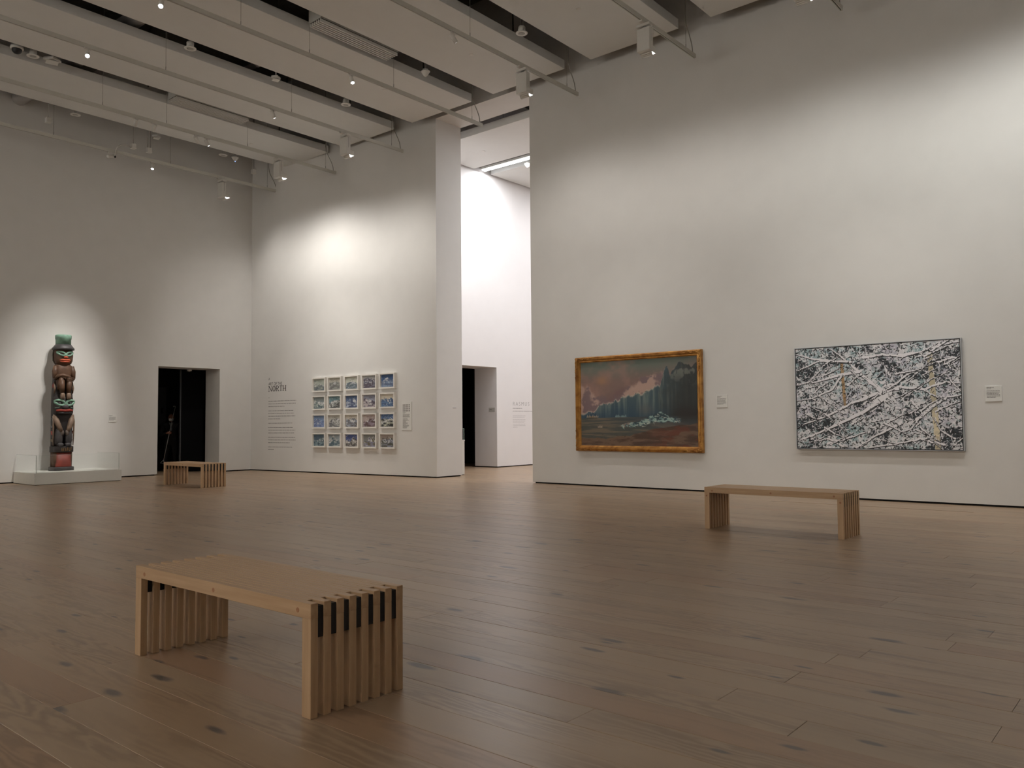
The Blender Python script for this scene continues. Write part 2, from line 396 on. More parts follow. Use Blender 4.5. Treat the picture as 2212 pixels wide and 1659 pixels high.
# contents of the left doorway: door leaf, trim strip, board
dr = obj('door_1', MB().bbox(-20.62, -20.57, 10.86, 11.52, .01, 2.68, .004), pmat('matt_black_door', (.004, .004, .0045), .9, noise=.1, spec=.1)); dr['kind'] = 'structure'
obj('hinge_strip', MB().box(-20.60, -20.545, 10.835, 10.858, .01, 2.68), darkgrey_m, dr)
dr2 = obj('door_2', MB().bbox(-22.25, -22.2, 10.6, 12.2, .01, 2.78, .004), darkroom_m); dr2['kind'] = 'structure'
bd = thing('notice_board', 'tall dark grey panel with a black handle behind the doorway person', 'panel', (-22.0, 11.05, 1.25))
obj('board', MB().bbox(-.02, .02, -.10, .14, -.02, 1.03, .004), darkgrey_m, bd)
obj('handle', MB().bbox(.02, .05, -.03, .03, .30, .47, .004), black_m, bd)
obj('stand', MB().box(-.02, .02, -.02, .06, -1.245, -.02), black_m, bd)
sn = thing('door_closer_sensor', 'small pale motion sensor under the head of the left doorway', 'sensor', (-20.36, 10.98, DLH))
obj('housing', MB().bbox(-.04, .04, -.05, .05, -.045, 0, .006), white2_m, sn)
obj('sensor_eye', MB().ell((0, 0, -.045), (.025, .025, .02)), grey_m, sn)
d3 = obj('door_3', MB().bbox(-16.9, -16.85, 15.2, 17.6, .01, 2.9, .004), black_m); d3['kind'] = 'structure'
obj('door_handle', MB().tube([(-16.82, 16.93, 1.05), (-16.78, 16.93, 1.05), (-16.78, 16.93, 1.45), (-16.82, 16.93, 1.45)], .012), grey_m, d3)

# the wall with the grid of studies runs very slightly askew; on_left() carries a point to its face
WN = np.array([-.53, 6.67, 0]); WN = WN/np.linalg.norm(WN); WROT = math.atan2(.53, 6.67)
def on_left(x, z, y=None):
    P_ = np.array([x, YW if y is None else y, z]); k = ((np.array([XP, YW, 0])-CAM)@WN)/((P_-CAM)@WN)
    Q_ = CAM+(P_-CAM)*k
    return tuple(Q_), k

# ---- ceiling: deck, panels
struct('ceiling', MB().box(XL-.8, 8.4, -7.4, 24.4, TOP, TOP+.15), deck_m)
PZ, PT = 8.05, .175
slots = [-6.44-2.46*k for k in range(5)] + [-3.98, -1.52, .94, 3.40, 5.86]
slots.sort()
edges = [(-18.435, slots[0]-.305)] if False else []
sl = sorted(slots)
pans = []
pans.append((sl[0]-.305-1.85, sl[0]-.305))
for a, c in zip(sl[:-1], sl[1:]): pans.append((a+.305, c-.305))
pi = 0
trim = []
for a, c in pans:
    o = obj('ceiling_panel', MB().bbox(a, c, -6.6, YW-.35, PZ, PZ+PT, .004), ceil_m)
    o['kind'] = 'structure'; trim.append(o)
for i, o in enumerate(trim): o.name = 'trim_%d' % (i+1)
# far gallery panels run the other way
for i, (y0, y1) in enumerate([(14.08, 15.98), (16.67, 18.5), (19.2, 21.0), (21.7, 23.5)]):
    o = struct('trim_%d' % (i+20), MB().bbox(XF+.045, 1.8, y0, y1, PZ, PZ+PT, .004), ceil_m)
# wall top above far opening is dark: strip of deck steel
for yb, wh in ((2.5, 'nearest the camera'), (5.2, 'second from the camera'), (7.9, 'third from the camera'), (11.2, 'nearest the painting wall')):
    o = tag(obj('roof_beam', MB().box(XL, 8, yb-.08, yb+.08, 9.5, TOP).box(XL, 8, yb-.16, yb+.16, 9.46, 9.5), deck_m),
        'dark steel roof beam above the white ceiling panels, '+wh, 'beam', 'roof beams above the ceiling panels'); o['yb'] = yb

# ---- floor planks
struct('floor', MB().box(-24.4, 8.4, -7.4, 24.4, -.06, -.02), shadow_m)
floor_o = bpy.data.objects['floor']
PW = .2067
rows = range(-22, 104)
planks = []
fixed = {0: -2.0, 2: -1.26, 5: -1.52, 8: -1.38, 11: -1.12}
pr_ = random.Random(5)
for k in rows:
    y0 = 2.692+PW*k
    if y0 > 24 or y0 < -2: continue
    x = fixed.get(k, pr_.uniform(-3, 0)) ; xs = [x]
    while xs[-1] < 8: xs.append(xs[-1]+pr_.uniform(1.8, 3.9))
    lo = [x]
    while lo[-1] > -24.4: lo.append(lo[-1]-pr_.uniform(1.8, 3.9))
    xs = sorted(lo)[:-1]+xs
    xs = [max(-24.4, min(8.0, v)) for v in xs]
    for a, c in zip(xs[:-1], xs[1:]):
        if c-a < .05: continue
        planks.append((a, c, y0, y0+PW, pr_.random(), pr_.uniform(-.0005, .0005)))
def vis_area(p):
    n = 7; pts = []
    tot = 0
    for i in range(n):
        x = p[0]+(p[1]-p[0])*(i+.5)/n
        q = [project((x, p[2], 0)), project((x, p[3], 0)), project((x+.05, p[2], 0))]
        if min(q[0][2], q[1][2], q[2][2]) < .3: continue
        if -20 < q[0][0] < 2232 and -20 < q[0][1] < 1680 or -20 < q[1][0] < 2232 and -20 < q[1][1] < 1680:
            ax, ay = q[1][0]-q[0][0], q[1][1]-q[0][1]; bx, by = (q[2][0]-q[0][0])*20, (q[2][1]-q[0][1])*20
            tot += abs(ax*by-ay*bx)*(p[1]-p[0])/n
    return tot
planks.sort(key=vis_area, reverse=True)
def plank_geo(mb, p):
    a, c, y0, y1, r, dz = p; g = .0006; bv = .0012
    x0, x1, y0, y1 = a+g, c-g, y0+g, y1-g; zt = dz
    v = [(x0, y0, -.02), (x1, y0, -.02), (x1, y1, -.02), (x0, y1, -.02), (x0, y0, zt-bv), (x1, y0, zt-bv), (x1, y1, zt-bv), (x0, y1, zt-bv),
         (x0+bv, y0+bv, zt), (x1-bv, y0+bv, zt), (x1-bv, y1-bv, zt), (x0+bv, y1-bv, zt)]
    mb.add(v, [(0,1,5,4),(1,2,6,5),(2,3,7,6),(3,0,4,7),(4,5,9,8),(5,6,10,9),(6,7,11,10),(7,4,8,11),(8,9,10,11)])
def plank_mesh(ps):
    mb = MB()
    for p in ps: plank_geo(mb, p)
    me = bpy.data.meshes.new('plank'); me.from_pydata(mb.v, [], mb.f); me.materials.append(floor_m)
    at = me.attributes.new('rnd', 'FLOAT', 'FACE')
    at.data.foreach_set('value', np.repeat([p[4] for p in ps], 9).astype(np.float32)); me.update()
    return me
for p in planks[:300]:
    obj('plank', plank_mesh([p]), None, floor_o)
o = obj('plank_field', plank_mesh(planks[300:]), None, floor_o); o['kind'] = 'stuff'

# ---- slim floor grilles near the wall
for x0, x1, y, lab in ((-9.25, -6.32, 12.24, 'long thin black floor slot under the gold framed painting'), (-5.03, -2.33, 12.01, 'long thin black floor slot under the snowy branches painting')):
    t = thing('floor_slot', lab, 'floor grille', ((x0+x1)/2, y, 0.0005)); L_ = (x1-x0)/2
    obj('slot', MB().box(-L_, L_, -.006, .006, 0, .0012), shadow_m, t)
    obj('edging', MB().box(-L_-.01, L_+.01, .006, .014, 0, .0014).box(-L_-.01, L_+.01, -.014, -.006, 0, .0014), pmat('edging_wood', (.42, .29, .2), .4, noise=.1), t)

# ------------------------------------------------------------------ benches
def make_bench(label, loc):
    t = thing('slatted_bench', label, 'bench', loc, group=None)
    LX, H, BW, PY = 1.53, .466, .037, .067
    rail = mesh('rail', MB().bbox(0, LX, 0, BW, H-.063, H, .0015), bench_m)
    leg = mesh('leg', MB().bbox(0, .06, 0.0004, BW-.0004, 0, H-.063, .0015), bench_leg_m)
    slat = mesh('seat_slat', MB().bbox(.092, LX-.078, 0, .024, H-.06, H, .0015), bench_m)
    blk = mesh('spacer_block', MB().bbox(0, .04, 0, PY-BW, .323, H-.014, .001), blackplastic_m)
    for i in range(8):
        y = i*PY
        r = obj('rail', rail, None, t, (0, y, 0))
        obj('leg', leg, None, t, (0.0, y, 0)); obj('leg', leg, None, t, (LX-.06, y, 0))
        if i < 7:
            obj('seat_slat', slat, None, t, (0, y+BW+.003, 0))
            obj('spacer_block', blk, None, t, (.006, y+BW, 0)); obj('spacer_block', blk, None, t, (LX-.046, y+BW, 0))
    dw = mesh('dowel', MB().lathe([(.0105, 0), (.0105, .0012)], 16, axis='Y'), dowel_m)
    for x, z in ((.095, .428), (LX/2+.01, .431), (LX-.09, .431)): obj('dowel', dw, None, t, (x, 0.0004, z))
    return t
B1 = make_bench('pale wooden slatted bench nearest the camera, black spacers in its slotted ends', (-4.358, 2.062, 0))
B2 = dup(B1, (-4.343, 8.504, 0), 'wooden slatted bench standing before the two large paintings')
B3 = dup(B1, (-16.43, 8.32, 0), 'small distant slatted bench standing before the dark doorway with the person')
dwl = [c for c in B2.children if c.name.startswith('dowel')][0].data
for x in (.028, 1.502): obj('dowel', dwl, None, B2, (x, .0004, .37))
for q in (B1, B2, B3): q['group'] = 'slatted gallery benches'

# ------------------------------------------------------------------ painted canvases
def fbm(h, w_, sx, sy, octv=5, seed=0, ox=0.0, oy=0.0, gain=.5):
    g = np.random.default_rng(seed); out = np.zeros((h, w_)); amp = 1; tot = 0
    yy, xx = np.mgrid[0:h, 0:w_]; yy = yy/h; xx = xx/w_
    for o_ in range(octv):
        n = 64; T = g.random((n, n))
        X = xx*sx*2**o_+ox+g.random()*20; Y = yy*sy*2**o_+oy+g.random()*20
        xi = np.floor(X).astype(int); yi = np.floor(Y).astype(int); fx = X-xi; fy = Y-yi
        fx = fx*fx*(3-2*fx); fy = fy*fy*(3-2*fy)
        a = T[yi % n, xi % n]; b_ = T[yi % n, (xi+1) % n]; c = T[(yi+1) % n, xi % n]; d = T[(yi+1) % n, (xi+1) % n]
        out += amp*((a*(1-fx)+b_*fx)*(1-fy)+(c*(1-fx)+d*fx)*fy); tot += amp; amp *= gain
    return out/tot
def lerp(a, b_, t): return a+(b_-a)*t[..., None]
def sstep(a, b_, x): t = np.clip((x-a)/(b_-a), 0, 1); return t*t*(3-2*t)
def C(*c): return np.array(c, float)/255
def canvas(name, img, x0, x1, z0, z1, parent, y=0.0):
    """img rows from the top; a grid mesh in the XZ plane facing -Y with a colour per vertex"""
    h, w_ = img.shape[:2]
    xs = np.linspace(x0, x1, w_); zs = np.linspace(z1, z0, h)
    co = np.zeros((h, w_, 3)); co[..., 0] = xs[None]; co[..., 1] = y; co[..., 2] = zs[:, None]
    i = np.arange(h*w_).reshape(h, w_)
    f = np.stack([i[1:, :-1], i[1:, 1:], i[:-1, 1:], i[:-1, :-1]], -1).reshape(-1, 4)
    me = bpy.data.meshes.new(name); me.vertices.add(h*w_); me.vertices.foreach_set('co', co.ravel().astype(np.float32))
    me.loops.add(f.size); me.loops.foreach_set('vertex_index', f.ravel().astype(np.int32))
    me.polygons.add(len(f)); me.polygons.foreach_set('loop_start', np.arange(0, f.size, 4, dtype=np.int32)); me.polygons.foreach_set('loop_total', np.full(len(f), 4, dtype=np.int32))
    me.update(calc_edges=True)
    a = me.color_attributes.new('paint', 'FLOAT_COLOR', 'POINT')
    im = np.clip(img, 0, 1); lin = np.where(im <= .04045, im/12.92, ((im+.055)/1.055)**2.4)
    rgba = np.ones((h*w_, 4), np.float32); rgba[:, :3] = lin.reshape(-1, 3); a.data.foreach_set('color', rgba.ravel())
    me.materials.append(canvas_m)
    return obj(name, me, None, parent)
def stroke(img, pts, wid, col, alpha=1.0):
    """soft brush stroke along a polyline in pixel coordinates; wid number or list"""
    h, w_ = img.shape[:2]; pts = np.asarray(pts, float)
    wd = np.full(len(pts), wid, float) if np.isscalar(wid) else np.asarray(wid, float)
    m = wd.max()+1.5
    xa, ya = np.floor(pts.min(0)-m).astype(int); xb, yb = np.ceil(pts.max(0)+m).astype(int)
    xa = max(xa, 0); ya = max(ya, 0); xb = min(xb, w_-1); yb = min(yb, h-1)
    if xb <= xa or yb <= ya: return
    yy, xx = np.mgrid[ya:yb+1, xa:xb+1]; best = np.full(xx.shape, 1e9)
    for i in range(len(pts)-1):
        p, q = pts[i], pts[i+1]; d = q-p; l2 = max(d@d, 1e-6)
        t = np.clip(((xx-p[0])*d[0]+(yy-p[1])*d[1])/l2, 0, 1)
        dist = np.hypot(xx-p[0]-t*d[0], yy-p[1]-t*d[1])-(wd[i]+(wd[i+1]-wd[i])*t)
        best = np.minimum(best, dist)
    a = np.clip(.5-best, 0, 1)*alpha
    reg = img[ya:yb+1, xa:xb+1]; reg += (np.asarray(col)-reg)*a[..., None]

def paint_glacier(h=300, w_=450):
    v, u = np.mgrid[0:h, 0:w_]; v = 1-v/(h-1); u = u/(w_-1)
    n1 = fbm(h, w_, 3, 2.5, 5, 1); n2 = fbm(h, w_, 14, 9, 5, 2); n3 = fbm(h, w_, 40, 30, 3, 3)
    sky = lerp(np.broadcast_to(C(128, 104, 96), (h, w_, 3)), np.broadcast_to(C(96, 108, 98), (h, w_, 3)), sstep(.72, .98, v+.25*(n1-.5)-.12*(u > .6)*(u-.6)))
    cloud = sstep(.46, .62, n1+.12*(.8-v)); sky = lerp(sky, np.broadcast_to(C(158, 122, 110), (h, w_, 3)), cloud*.75)
    sky = lerp(sky, np.broadcast_to(C(116, 88, 90), (h, w_, 3)), sstep(.5, .7, fbm(h, w_, 4, 6, 4, 9))*sstep(.85, .6, v)*.6)
    sky = lerp(sky, np.broadcast_to(C(176, 128, 88), (h, w_, 3)), np.exp(-(((u-.2)/.05)**2+((v-.77)/.05)**2))*.6)
    img = sky.copy()
    # far snowy peaks, pink
    base_l = np.interp(u, [0, .12, .17, .3, .42, .5, .58, .66, .70, .74, .76, .785, .80, .86, .93, 1], [.41, .42, .49, .53, .58, .61, .63, .68, .72, .90, .92, .82, .86, .97, .95, .92])
    jit = (fbm(h, w_, 26, .01, 4, 6)-.5)
    line = base_l+.10*jit*sstep(.1, .3, u)-.05*np.abs(fbm(h, w_, 11, .01, 2, 61)-.5)*2
    ridge = np.interp(u, [0, .05, .12, .2, .32, .45, .55, .65, .72, .8], [.74, .72, .60, .52, .62, .74, .80, .84, .86, .5])+.09*(fbm(h, w_, 12, .01, 5, 5)-.5)*2
    pk = sstep(-.02, .05, ridge-v+.07*(n3-.5)+.06*(n2-.5))
    snow = lerp(np.broadcast_to(C(186, 156, 142), (h, w_, 3)), np.broadcast_to(C(120, 100, 104), (h, w_, 3)), sstep(.44, .6, n2+.2*(n3-.5)))
    img = lerp(img, snow, pk*.9)
    gl = sstep(0, .01, line-v)
    st = fbm(h, w_, 60, 3, 4, 7)
    ice = lerp(np.broadcast_to(C(62, 84, 92), (h, w_, 3)), np.broadcast_to(C(104, 118, 116), (h, w_, 3)), sstep(.4, .7, st))
    ice = lerp(ice, np.broadcast_to(C(34, 64, 88), (h, w_, 3)), sstep(.55, .30, v+.1*(n2-.5))*.7)
    ice = lerp(ice, np.broadcast_to(C(38, 40, 38), (h, w_, 3)), sstep(.62, .95, u+.15*(n2-.5)+.15*(.6-v))*.85)
    ice = lerp(ice, np.broadcast_to(C(126, 128, 118), (h, w_, 3)), sstep(.52, .66, fbm(h, w_, 26, 14, 4, 8))*sstep(.62, .85, v)*.7)
    img = lerp(img, ice, gl)
    crest = np.exp(-((line-v-.008)/.012)**2)*(n3 > .45)
    img = lerp(img, np.broadcast_to(C(196, 178, 162), (h, w_, 3)), crest*.75*sstep(.9, .6, u))
    # water
    wl = .33+.02*(u); wt = sstep(0, .006, wl-v)
    rip = fbm(h, w_, 5, 60, 4, 12)
    wat = lerp(np.broadcast_to(C(74, 78, 72), (h, w_, 3)), np.broadcast_to(C(120, 104, 88), (h, w_, 3)), sstep(.42, .62, rip)*.8)
    wat = lerp(wat, np.broadcast_to(C(52, 66, 76), (h, w_, 3)), sstep(.16, .33, v)*sstep(.1, .6, u)*.7)
    img = lerp(img, wat, wt)
    # beach
    bl = .10+.16*sstep(.15, 1, u)+.015*(n2-.5)*4
    be = sstep(0, .01, bl-v)
    sand = lerp(np.broadcast_to(C(112, 88, 70), (h, w_, 3)), np.broadcast_to(C(78, 56, 44), (h, w_, 3)), sstep(.4, .65, fbm(h, w_, 7, 24, 5, 15)))
    sand = lerp(sand, np.broadcast_to(C(104, 52, 36), (h, w_, 3)), sstep(.5, .65, fbm(h, w_, 9, 16, 4, 16))*sstep(.5, .85, u)*.8)
    img = lerp(img, sand, be)
    dk = sstep(.72, .9, u)*np.exp(-((v-.36)/.09)**2); img = lerp(img, np.broadcast_to(C(34, 28, 26), (h, w_, 3)), dk*.8)
    mist = np.exp(-(((u-.58)/.07)**2+((v-.42)/.07)**2)); img = lerp(img, np.broadcast_to(C(104, 102, 96), (h, w_, 3)), mist*.6)
    g = random.Random(3)
    # floating ice
    c_ = .235+.13*np.clip(u-.34, 0, 1)+.05*np.exp(-((u-.68)/.09)**2); hh_ = .012+.05*np.exp(-((u-.68)/.12)**2)+.02*np.exp(-((u-.45)/.08)**2)
    fi = sstep(1.0, .6, np.abs(v-c_)/hh_+1.6*(fbm(h, w_, 30, 24, 4, 71)-.5))*sstep(.34, .4, u)*sstep(.88, .82, u)
    ic = fbm(h, w_, 34, 40, 4, 72)
    icec = lerp(np.broadcast_to(C(44, 66, 74), (h, w_, 3)), np.broadcast_to(C(150, 176, 170), (h, w_, 3)), sstep(.42, .6, ic))
    icec = lerp(icec, np.broadcast_to(C(168, 140, 128), (h, w_, 3)), sstep(.5, .62, fbm(h, w_, 12, 16, 3, 73))*sstep(.62, .4, u)*.7)
    img = lerp(img, icec, fi)
    for k in range(120):
        uu = g.uniform(.36, .86); vv = .235+.13*(uu-.34)+g.gauss(0, .014)+(.04 if abs(uu-.68) < .09 else 0)*g.random()*1.6
        x, y = uu*w_, (1-vv)*h; l = g.uniform(3, 15); a = g.uniform(-1.1, .3)
        stroke(img, [(x, y), (x+l*math.cos(a), y-l*math.sin(a)*.8)], [g.uniform(.8, 2.2), .2], g.choice([C(160, 186, 178), C(104, 136, 142), C(60, 88, 96), C(186, 190, 180)]), .85)
    for uu in (.07, .1, .13, .15, .33, .35, .38, .4, .17, .19, .56, .62):
        x, y = uu*w_, (1-(.345 if uu < .5 else .3)+(.12 if uu in (.17, .19) else 0))*h
        for q in range(6): xx_ = x+g.uniform(-7, 7); stroke(img, [(xx_, y), (xx_+g.uniform(-3, 4), y-g.uniform(1, 8))], [2.2, .5], C(176, 158, 140)*g.uniform(.75, 1.05) if uu < .3 else C(128, 156, 158)*g.uniform(.7, 1.05), .8)
    stroke(img, [(.06*w_, .667*h), (.15*w_, .667*h)], 1.3, C(60, 58, 50)); stroke(img, [(.085*w_, .655*h), (.12*w_, .655*h)], 1.6, C(150, 118, 84))
    for k in range(60):
        x, y = g.uniform(.05, .98)*w_, g.uniform(.86, .99)*h; stroke(img, [(x, y), (x+g.uniform(3, 14), y-g.uniform(0, 2))], [.8, .2], C(66, 44, 34), .6)
    return img
def paint_branches(h=380, w_=580):
    n = fbm(h, w_, 5, 4, 4, 31); n2 = fbm(h, w_, 7, 5, 4, 32); n3 = fbm(h, w_, 30, 22, 3, 33)
    img = lerp(np.broadcast_to(C(200, 203, 208), (h, w_, 3)), np.broadcast_to(C(160, 182, 188), (h, w_, 3)), sstep(.45, .65, n))
    img = lerp(img, np.broadcast_to(C(184, 178, 194), (h, w_, 3)), sstep(.5, .7, n2)*.6)
    img = lerp(img, np.broadcast_to(C(232, 230, 232), (h, w_, 3)), sstep(.45, .6, n3)*.8)
    dk = sstep(.54, .64, fbm(h, w_, 14, 11, 4, 35)); img = lerp(img, np.broadcast_to(C(22, 28, 36), (h, w_, 3)), dk*.85)
    g = random.Random(21)
    WH = C(240, 238, 242); INK = C(14, 16, 20)
    def curve(x, y, a, l, bend, n_=4):
        pts = [(x, y)]
        for i in range(n_): a += bend/n_+g.uniform(-.15, .15); x += l/n_*math.cos(a); y += l/n_*math.sin(a); pts.append((x, y))
        return pts
    for k in range(6200):
        x, y = g.uniform(0, w_), g.uniform(0, h); a = g.gauss(-.5, .9) if g.random() < .6 else g.uniform(0, 6.28); l = g.uniform(3, 13)
        if k % 2: stroke(img, curve(x, y, a, l, g.uniform(-1.6, 1.6), 3), [g.uniform(.7, 1.7), g.uniform(.8, 1.9), 1.1, .2], INK, 1)
        else: stroke(img, curve(x, y, a, l*1.1, g.uniform(-1.2, 1.2), 3), [g.uniform(.5, 1.6), 1.4, 1.0, .3], WH if g.random() < .75 else C(150, 170, 172), .9)
    # two ochre trunks
    for cx, ya, yb, wd, c in ((.305, .13, .56, 5.5, C(178, 144, 104)), (.835, .12, .98, 10, C(214, 202, 174))):
        for q in range(34):
            yy_ = ya+(yb-ya)*q/33
            if g.random() < (.72 if cx > .5 else .6):
                stroke(img, [(cx*w_+g.uniform(-1.5, 1.5)+(yy_-.2)*w_*.035, yy_*h), (cx*w_+(yy_-.2)*w_*.035, (yy_+.035)*h)], wd*g.uniform(.7, 1.05), c*g.uniform(.85, 1.08), .9)
        for q in range(26 if cx < .5 else 14):
            yy_ = g.uniform(ya, yb); stroke(img, curve(cx*w_+g.uniform(-6, 6), yy_*h, g.uniform(0, 6), 10, 1, 3), [.9, .9, .7, .2], INK, .9)
    # long snow-laden boughs, black underside
    hub = (.55*w_, .46*h)
    def bough(pts, wd):
        pts = [(p[0]*w_, p[1]*h) for p in pts]
        dense = []
        for i in range(len(pts)-1):
            for t in range(6):
                t /= 6; dense.append((pts[i][0]+(pts[i+1][0]-pts[i][0])*t+g.uniform(-1.5, 1.5), pts[i][1]+(pts[i+1][1]-pts[i][1])*t+g.uniform(-1.5, 1.5)))
        dense.append(pts[-1]); m = len(dense)
        ws = [wd*(1-.75*i/m)*g.uniform(.75, 1.15) for i in range(m)]
        stroke(img, [(x+.6, y+1.6) for x, y in dense], [v+1.2 for v in ws], INK, .95)
        stroke(img, dense, ws, WH)
        for i in range(0, m-2, 2):
            x, y = dense[i]; stroke(img, curve(x, y+ws[i]*.5, g.uniform(.3, 2.8), g.uniform(6, 18), g.uniform(-1, 1), 4), [1.1, .9, .7, .5, .2], INK, .95)
            stroke(img, curve(x, y, g.uniform(-2.8, 2.8), g.uniform(8, 22), g.uniform(-.8, .8), 4), [ws[i]*.45, ws[i]*.4, 1.2, .8, .3], WH, 1)
    for b_ in [([(.55, .46), (.44, .30), (.36, .18), (.24, .02)], 7), ([(.42, .25), (.28, .28), (.12, .34), (0, .36)], 6), ([(.36, .16), (.22, .13), (.1, .1), (0, .05)], 5),
               ([(.34, .15), (.16, .13), (.04, .2), (0, .22)], 4), ([(.6, .47), (.46, .62), (.3, .74), (.12, .86), (0, .93)], 8), ([(.58, .5), (.42, .66), (.22, .80)], 6),
               ([(.52, .47), (.36, .56), (.2, .68), (.04, .76)], 6), ([(.55, .46), (.66, .42), (.8, .44), (.92, .38), (1, .40)], 6), ([(.66, .12), (.78, .1), (.88, .04), (1, .02)], 6),
               ([(.44, .12), (.56, .1), (.68, .13), (.82, .08)], 5), ([(.6, .42), (.7, .3), (.8, .24), (.86, .2)], 4), ([(.75, .72), (.84, .6), (.92, .52), (1, .5)], 6),
               ([(.66, .75), (.52, .86), (.4, .97)], 5), ([(.9, .95), (.76, .9), (.62, .95), (.45, .99)], 5), ([(.2, .95), (.32, .9), (.44, .84)], 5), ([(.3, .98), (.2, .9), (.08, .94)], 4),
               ([(.72, .55), (.78, .66), (.72, .8), (.62, .86)], 4), ([(.96, .9), (.88, .82), (.84, .7)], 3), ([(.3, .28), (.24, .42), (.1, .5), (0, .52)], 4)]:
        bough(*b_)
    for q in range(54):
        x, y = g.random(), g.random(); a = g.choice([-.5, -.5, -.4, .5, .7])+g.uniform(-.25, .25); l = g.uniform(.06, .2)
        bough([(x, y), (x+l*.5*math.cos(a), y+l*.5*math.sin(a)*1.4+g.uniform(-.01, .01)), (x+l*math.cos(a), y+l*math.sin(a)*1.4)], g.uniform(1.6, 3.4))
    for q in range(26):
        x, y = g.gauss(.56, .07)*w_, g.gauss(.5, .1)*h; stroke(img, curve(x, y, g.uniform(-2.8, -.2), g.uniform(12, 40), g.uniform(-.6, .6), 5), [g.uniform(2, 5), 4, 3.4, 2.4, 1.4, .5], WH)
        stroke(img, curve(x, y, g.uniform(-2.8, 2.8), g.uniform(10, 30), g.uniform(-.8, .8), 5), [1, 1, .9, .7, .5, .2], INK)
    return np.clip(img*1.0, 0, 1)
def paint_study(i, h=66, w_=54):
    """small mountain study; every one its own palette and ridges"""
    P = [((150, 158, 146), (128, 134, 122), (84, 96, 104), 0), ((168, 164, 148), (120, 124, 116), (98, 96, 96), 1), ((170, 172, 156), (104, 116, 128), (72, 88, 96), 0), ((150, 152, 152), (92, 96, 112), (70, 60, 74), 0), ((32, 66, 116), (96, 120, 150), (70, 88, 124), 1),
         ((112, 124, 126), (150, 160, 154), (62, 84, 92), 0), ((84, 118, 126), (150, 156, 152), (60, 62, 60), 1), ((48, 74, 118), (150, 160, 176), (54, 66, 104), 0), ((120, 124, 142), (150, 138, 140), (68, 58, 74), 0), ((186, 176, 156), (60, 92, 132), (40, 66, 110), 0),
         ((96, 124, 166), (92, 112, 158), (80, 98, 146), 1), ((168, 166, 154), (150, 150, 144), (88, 88, 92), 0), ((180, 172, 156), (110, 118, 132), (80, 74, 74), 1), ((158, 140, 134), (112, 96, 110), (78, 52, 52), 1), ((52, 86, 140), (160, 162, 140), (30, 32, 34), 1),
         ((52, 76, 96), (96, 118, 126), (40, 66, 80), 0), ((120, 132, 140), (140, 148, 146), (56, 82, 96), 1), ((44, 62, 124), (170, 164, 156), (66, 62, 60), 0), ((108, 110, 106), (110, 108, 132), (96, 88, 64), 0), ((140, 126, 116), (112, 116, 134), (66, 68, 58), 0)][i]
    v, u = np.mgrid[0:h, 0:w_]; v = 1-v/(h-1); u = u/(w_-1); s = 100+i*7
    n = fbm(h, w_, 4, 4, 4, s); m = fbm(h, w_, 9, 9, 3, s+1)
    img = lerp(np.broadcast_to(C(*P[0]), (h, w_, 3)), np.broadcast_to(C(*P[0])*1.2, (h, w_, 3)), n)
    r1 = .72+.35*(fbm(h, w_, 3, .01, 4, s+2)-.5)*2-.25*np.abs(u-(.3+.4*((i*37) % 10)/10)); k = sstep(0, .03, r1-v)
    rock = lerp(np.broadcast_to(C(*P[1]), (h, w_, 3)), np.broadcast_to(C(205, 205, 205), (h, w_, 3)), sstep(.46, .62, m+.15*(n-.5)))
    rock = lerp(rock, np.broadcast_to(C(*P[2]), (h, w_, 3)), sstep(.52, .66, fbm(h, w_, 7, 5, 3, s+3)))
    img = lerp(img, rock, k)
    r2_ = .38+.3*(fbm(h, w_, 4, .01, 4, s+4)-.5)*2+(.3*(u-.5) if P[3] else 0); k = sstep(0, .03, r2_-v)
    fg = lerp(np.broadcast_to(C(*P[2]), (h, w_, 3)), np.broadcast_to(C(*P[1])*1.15, (h, w_, 3)), sstep(.4, .65, fbm(h, w_, 5, 9, 4, s+5)))
    img = lerp(img, fg, k)
    g = random.Random(s)
    for q in range(34):
        x, y = g.uniform(0, w_), g.uniform(.1, .95)*h; a = g.choice([-.9, .8, .3])+g.uniform(-.3, .3); l = g.uniform(3, 14)
        c = g.choice([C(214, 214, 210), C(*P[2])*.7, C(*P[1])*1.1, C(*P[2])])
        stroke(img, [(x, y), (x+l*math.cos(a), y+l*math.sin(a))], [g.uniform(.4, 1.5), .3], c, .8)
    gm = img.mean(-1, keepdims=True); return .5+(gm+(img-gm)*.85-.5)*.88+.05

gold_m, N_, L_2, b_ = newmat('gilded_wood')
tc = N_.new('ShaderNodeTexCoord'); nz = N_.new('ShaderNodeTexNoise'); nz.inputs['Scale'].default_value = 9; L_2.new(tc.outputs['Object'], nz.inputs['Vector'])
cr = N_.new('ShaderNodeValToRGB'); cr.color_ramp.elements[0].position = .3; cr.color_ramp.elements[1].position = .68
cr.color_ramp.elements[0].color = (.30, .12, .025, 1); cr.color_ramp.elements[1].color = (.58, .30, .075, 1)
L_2.new(nz.outputs['Fac'], cr.inputs['Fac']); L_2.new(cr.outputs['Color'], b_.inputs['Base Color']); setp(b_, Roughness=.38, Metallic=.55)

def mitred(prof, X0, X1, Z0, Z1):
    """picture frame: profile of (inset from the outer edge, y) swept round the rectangle with mitred corners; one MB per side"""
    out = []
    cs = [lambda d: (X0+d, Z0+d), lambda d: (X1-d, Z0+d), lambda d: (X1-d, Z1-d), lambda d: (X0+d, Z1-d)]
    for s_ in range(4):
        A, B_ = cs[s_], cs[(s_+1) % 4]; mb = MB()
        ra = [(A(d)[0], y, A(d)[1]) for d, y in prof]; rb = [(B_(d)[0], y, B_(d)[1]) for d, y in prof]
        mb.loft([ra, rb], True, False); out.append(mb)
    return out
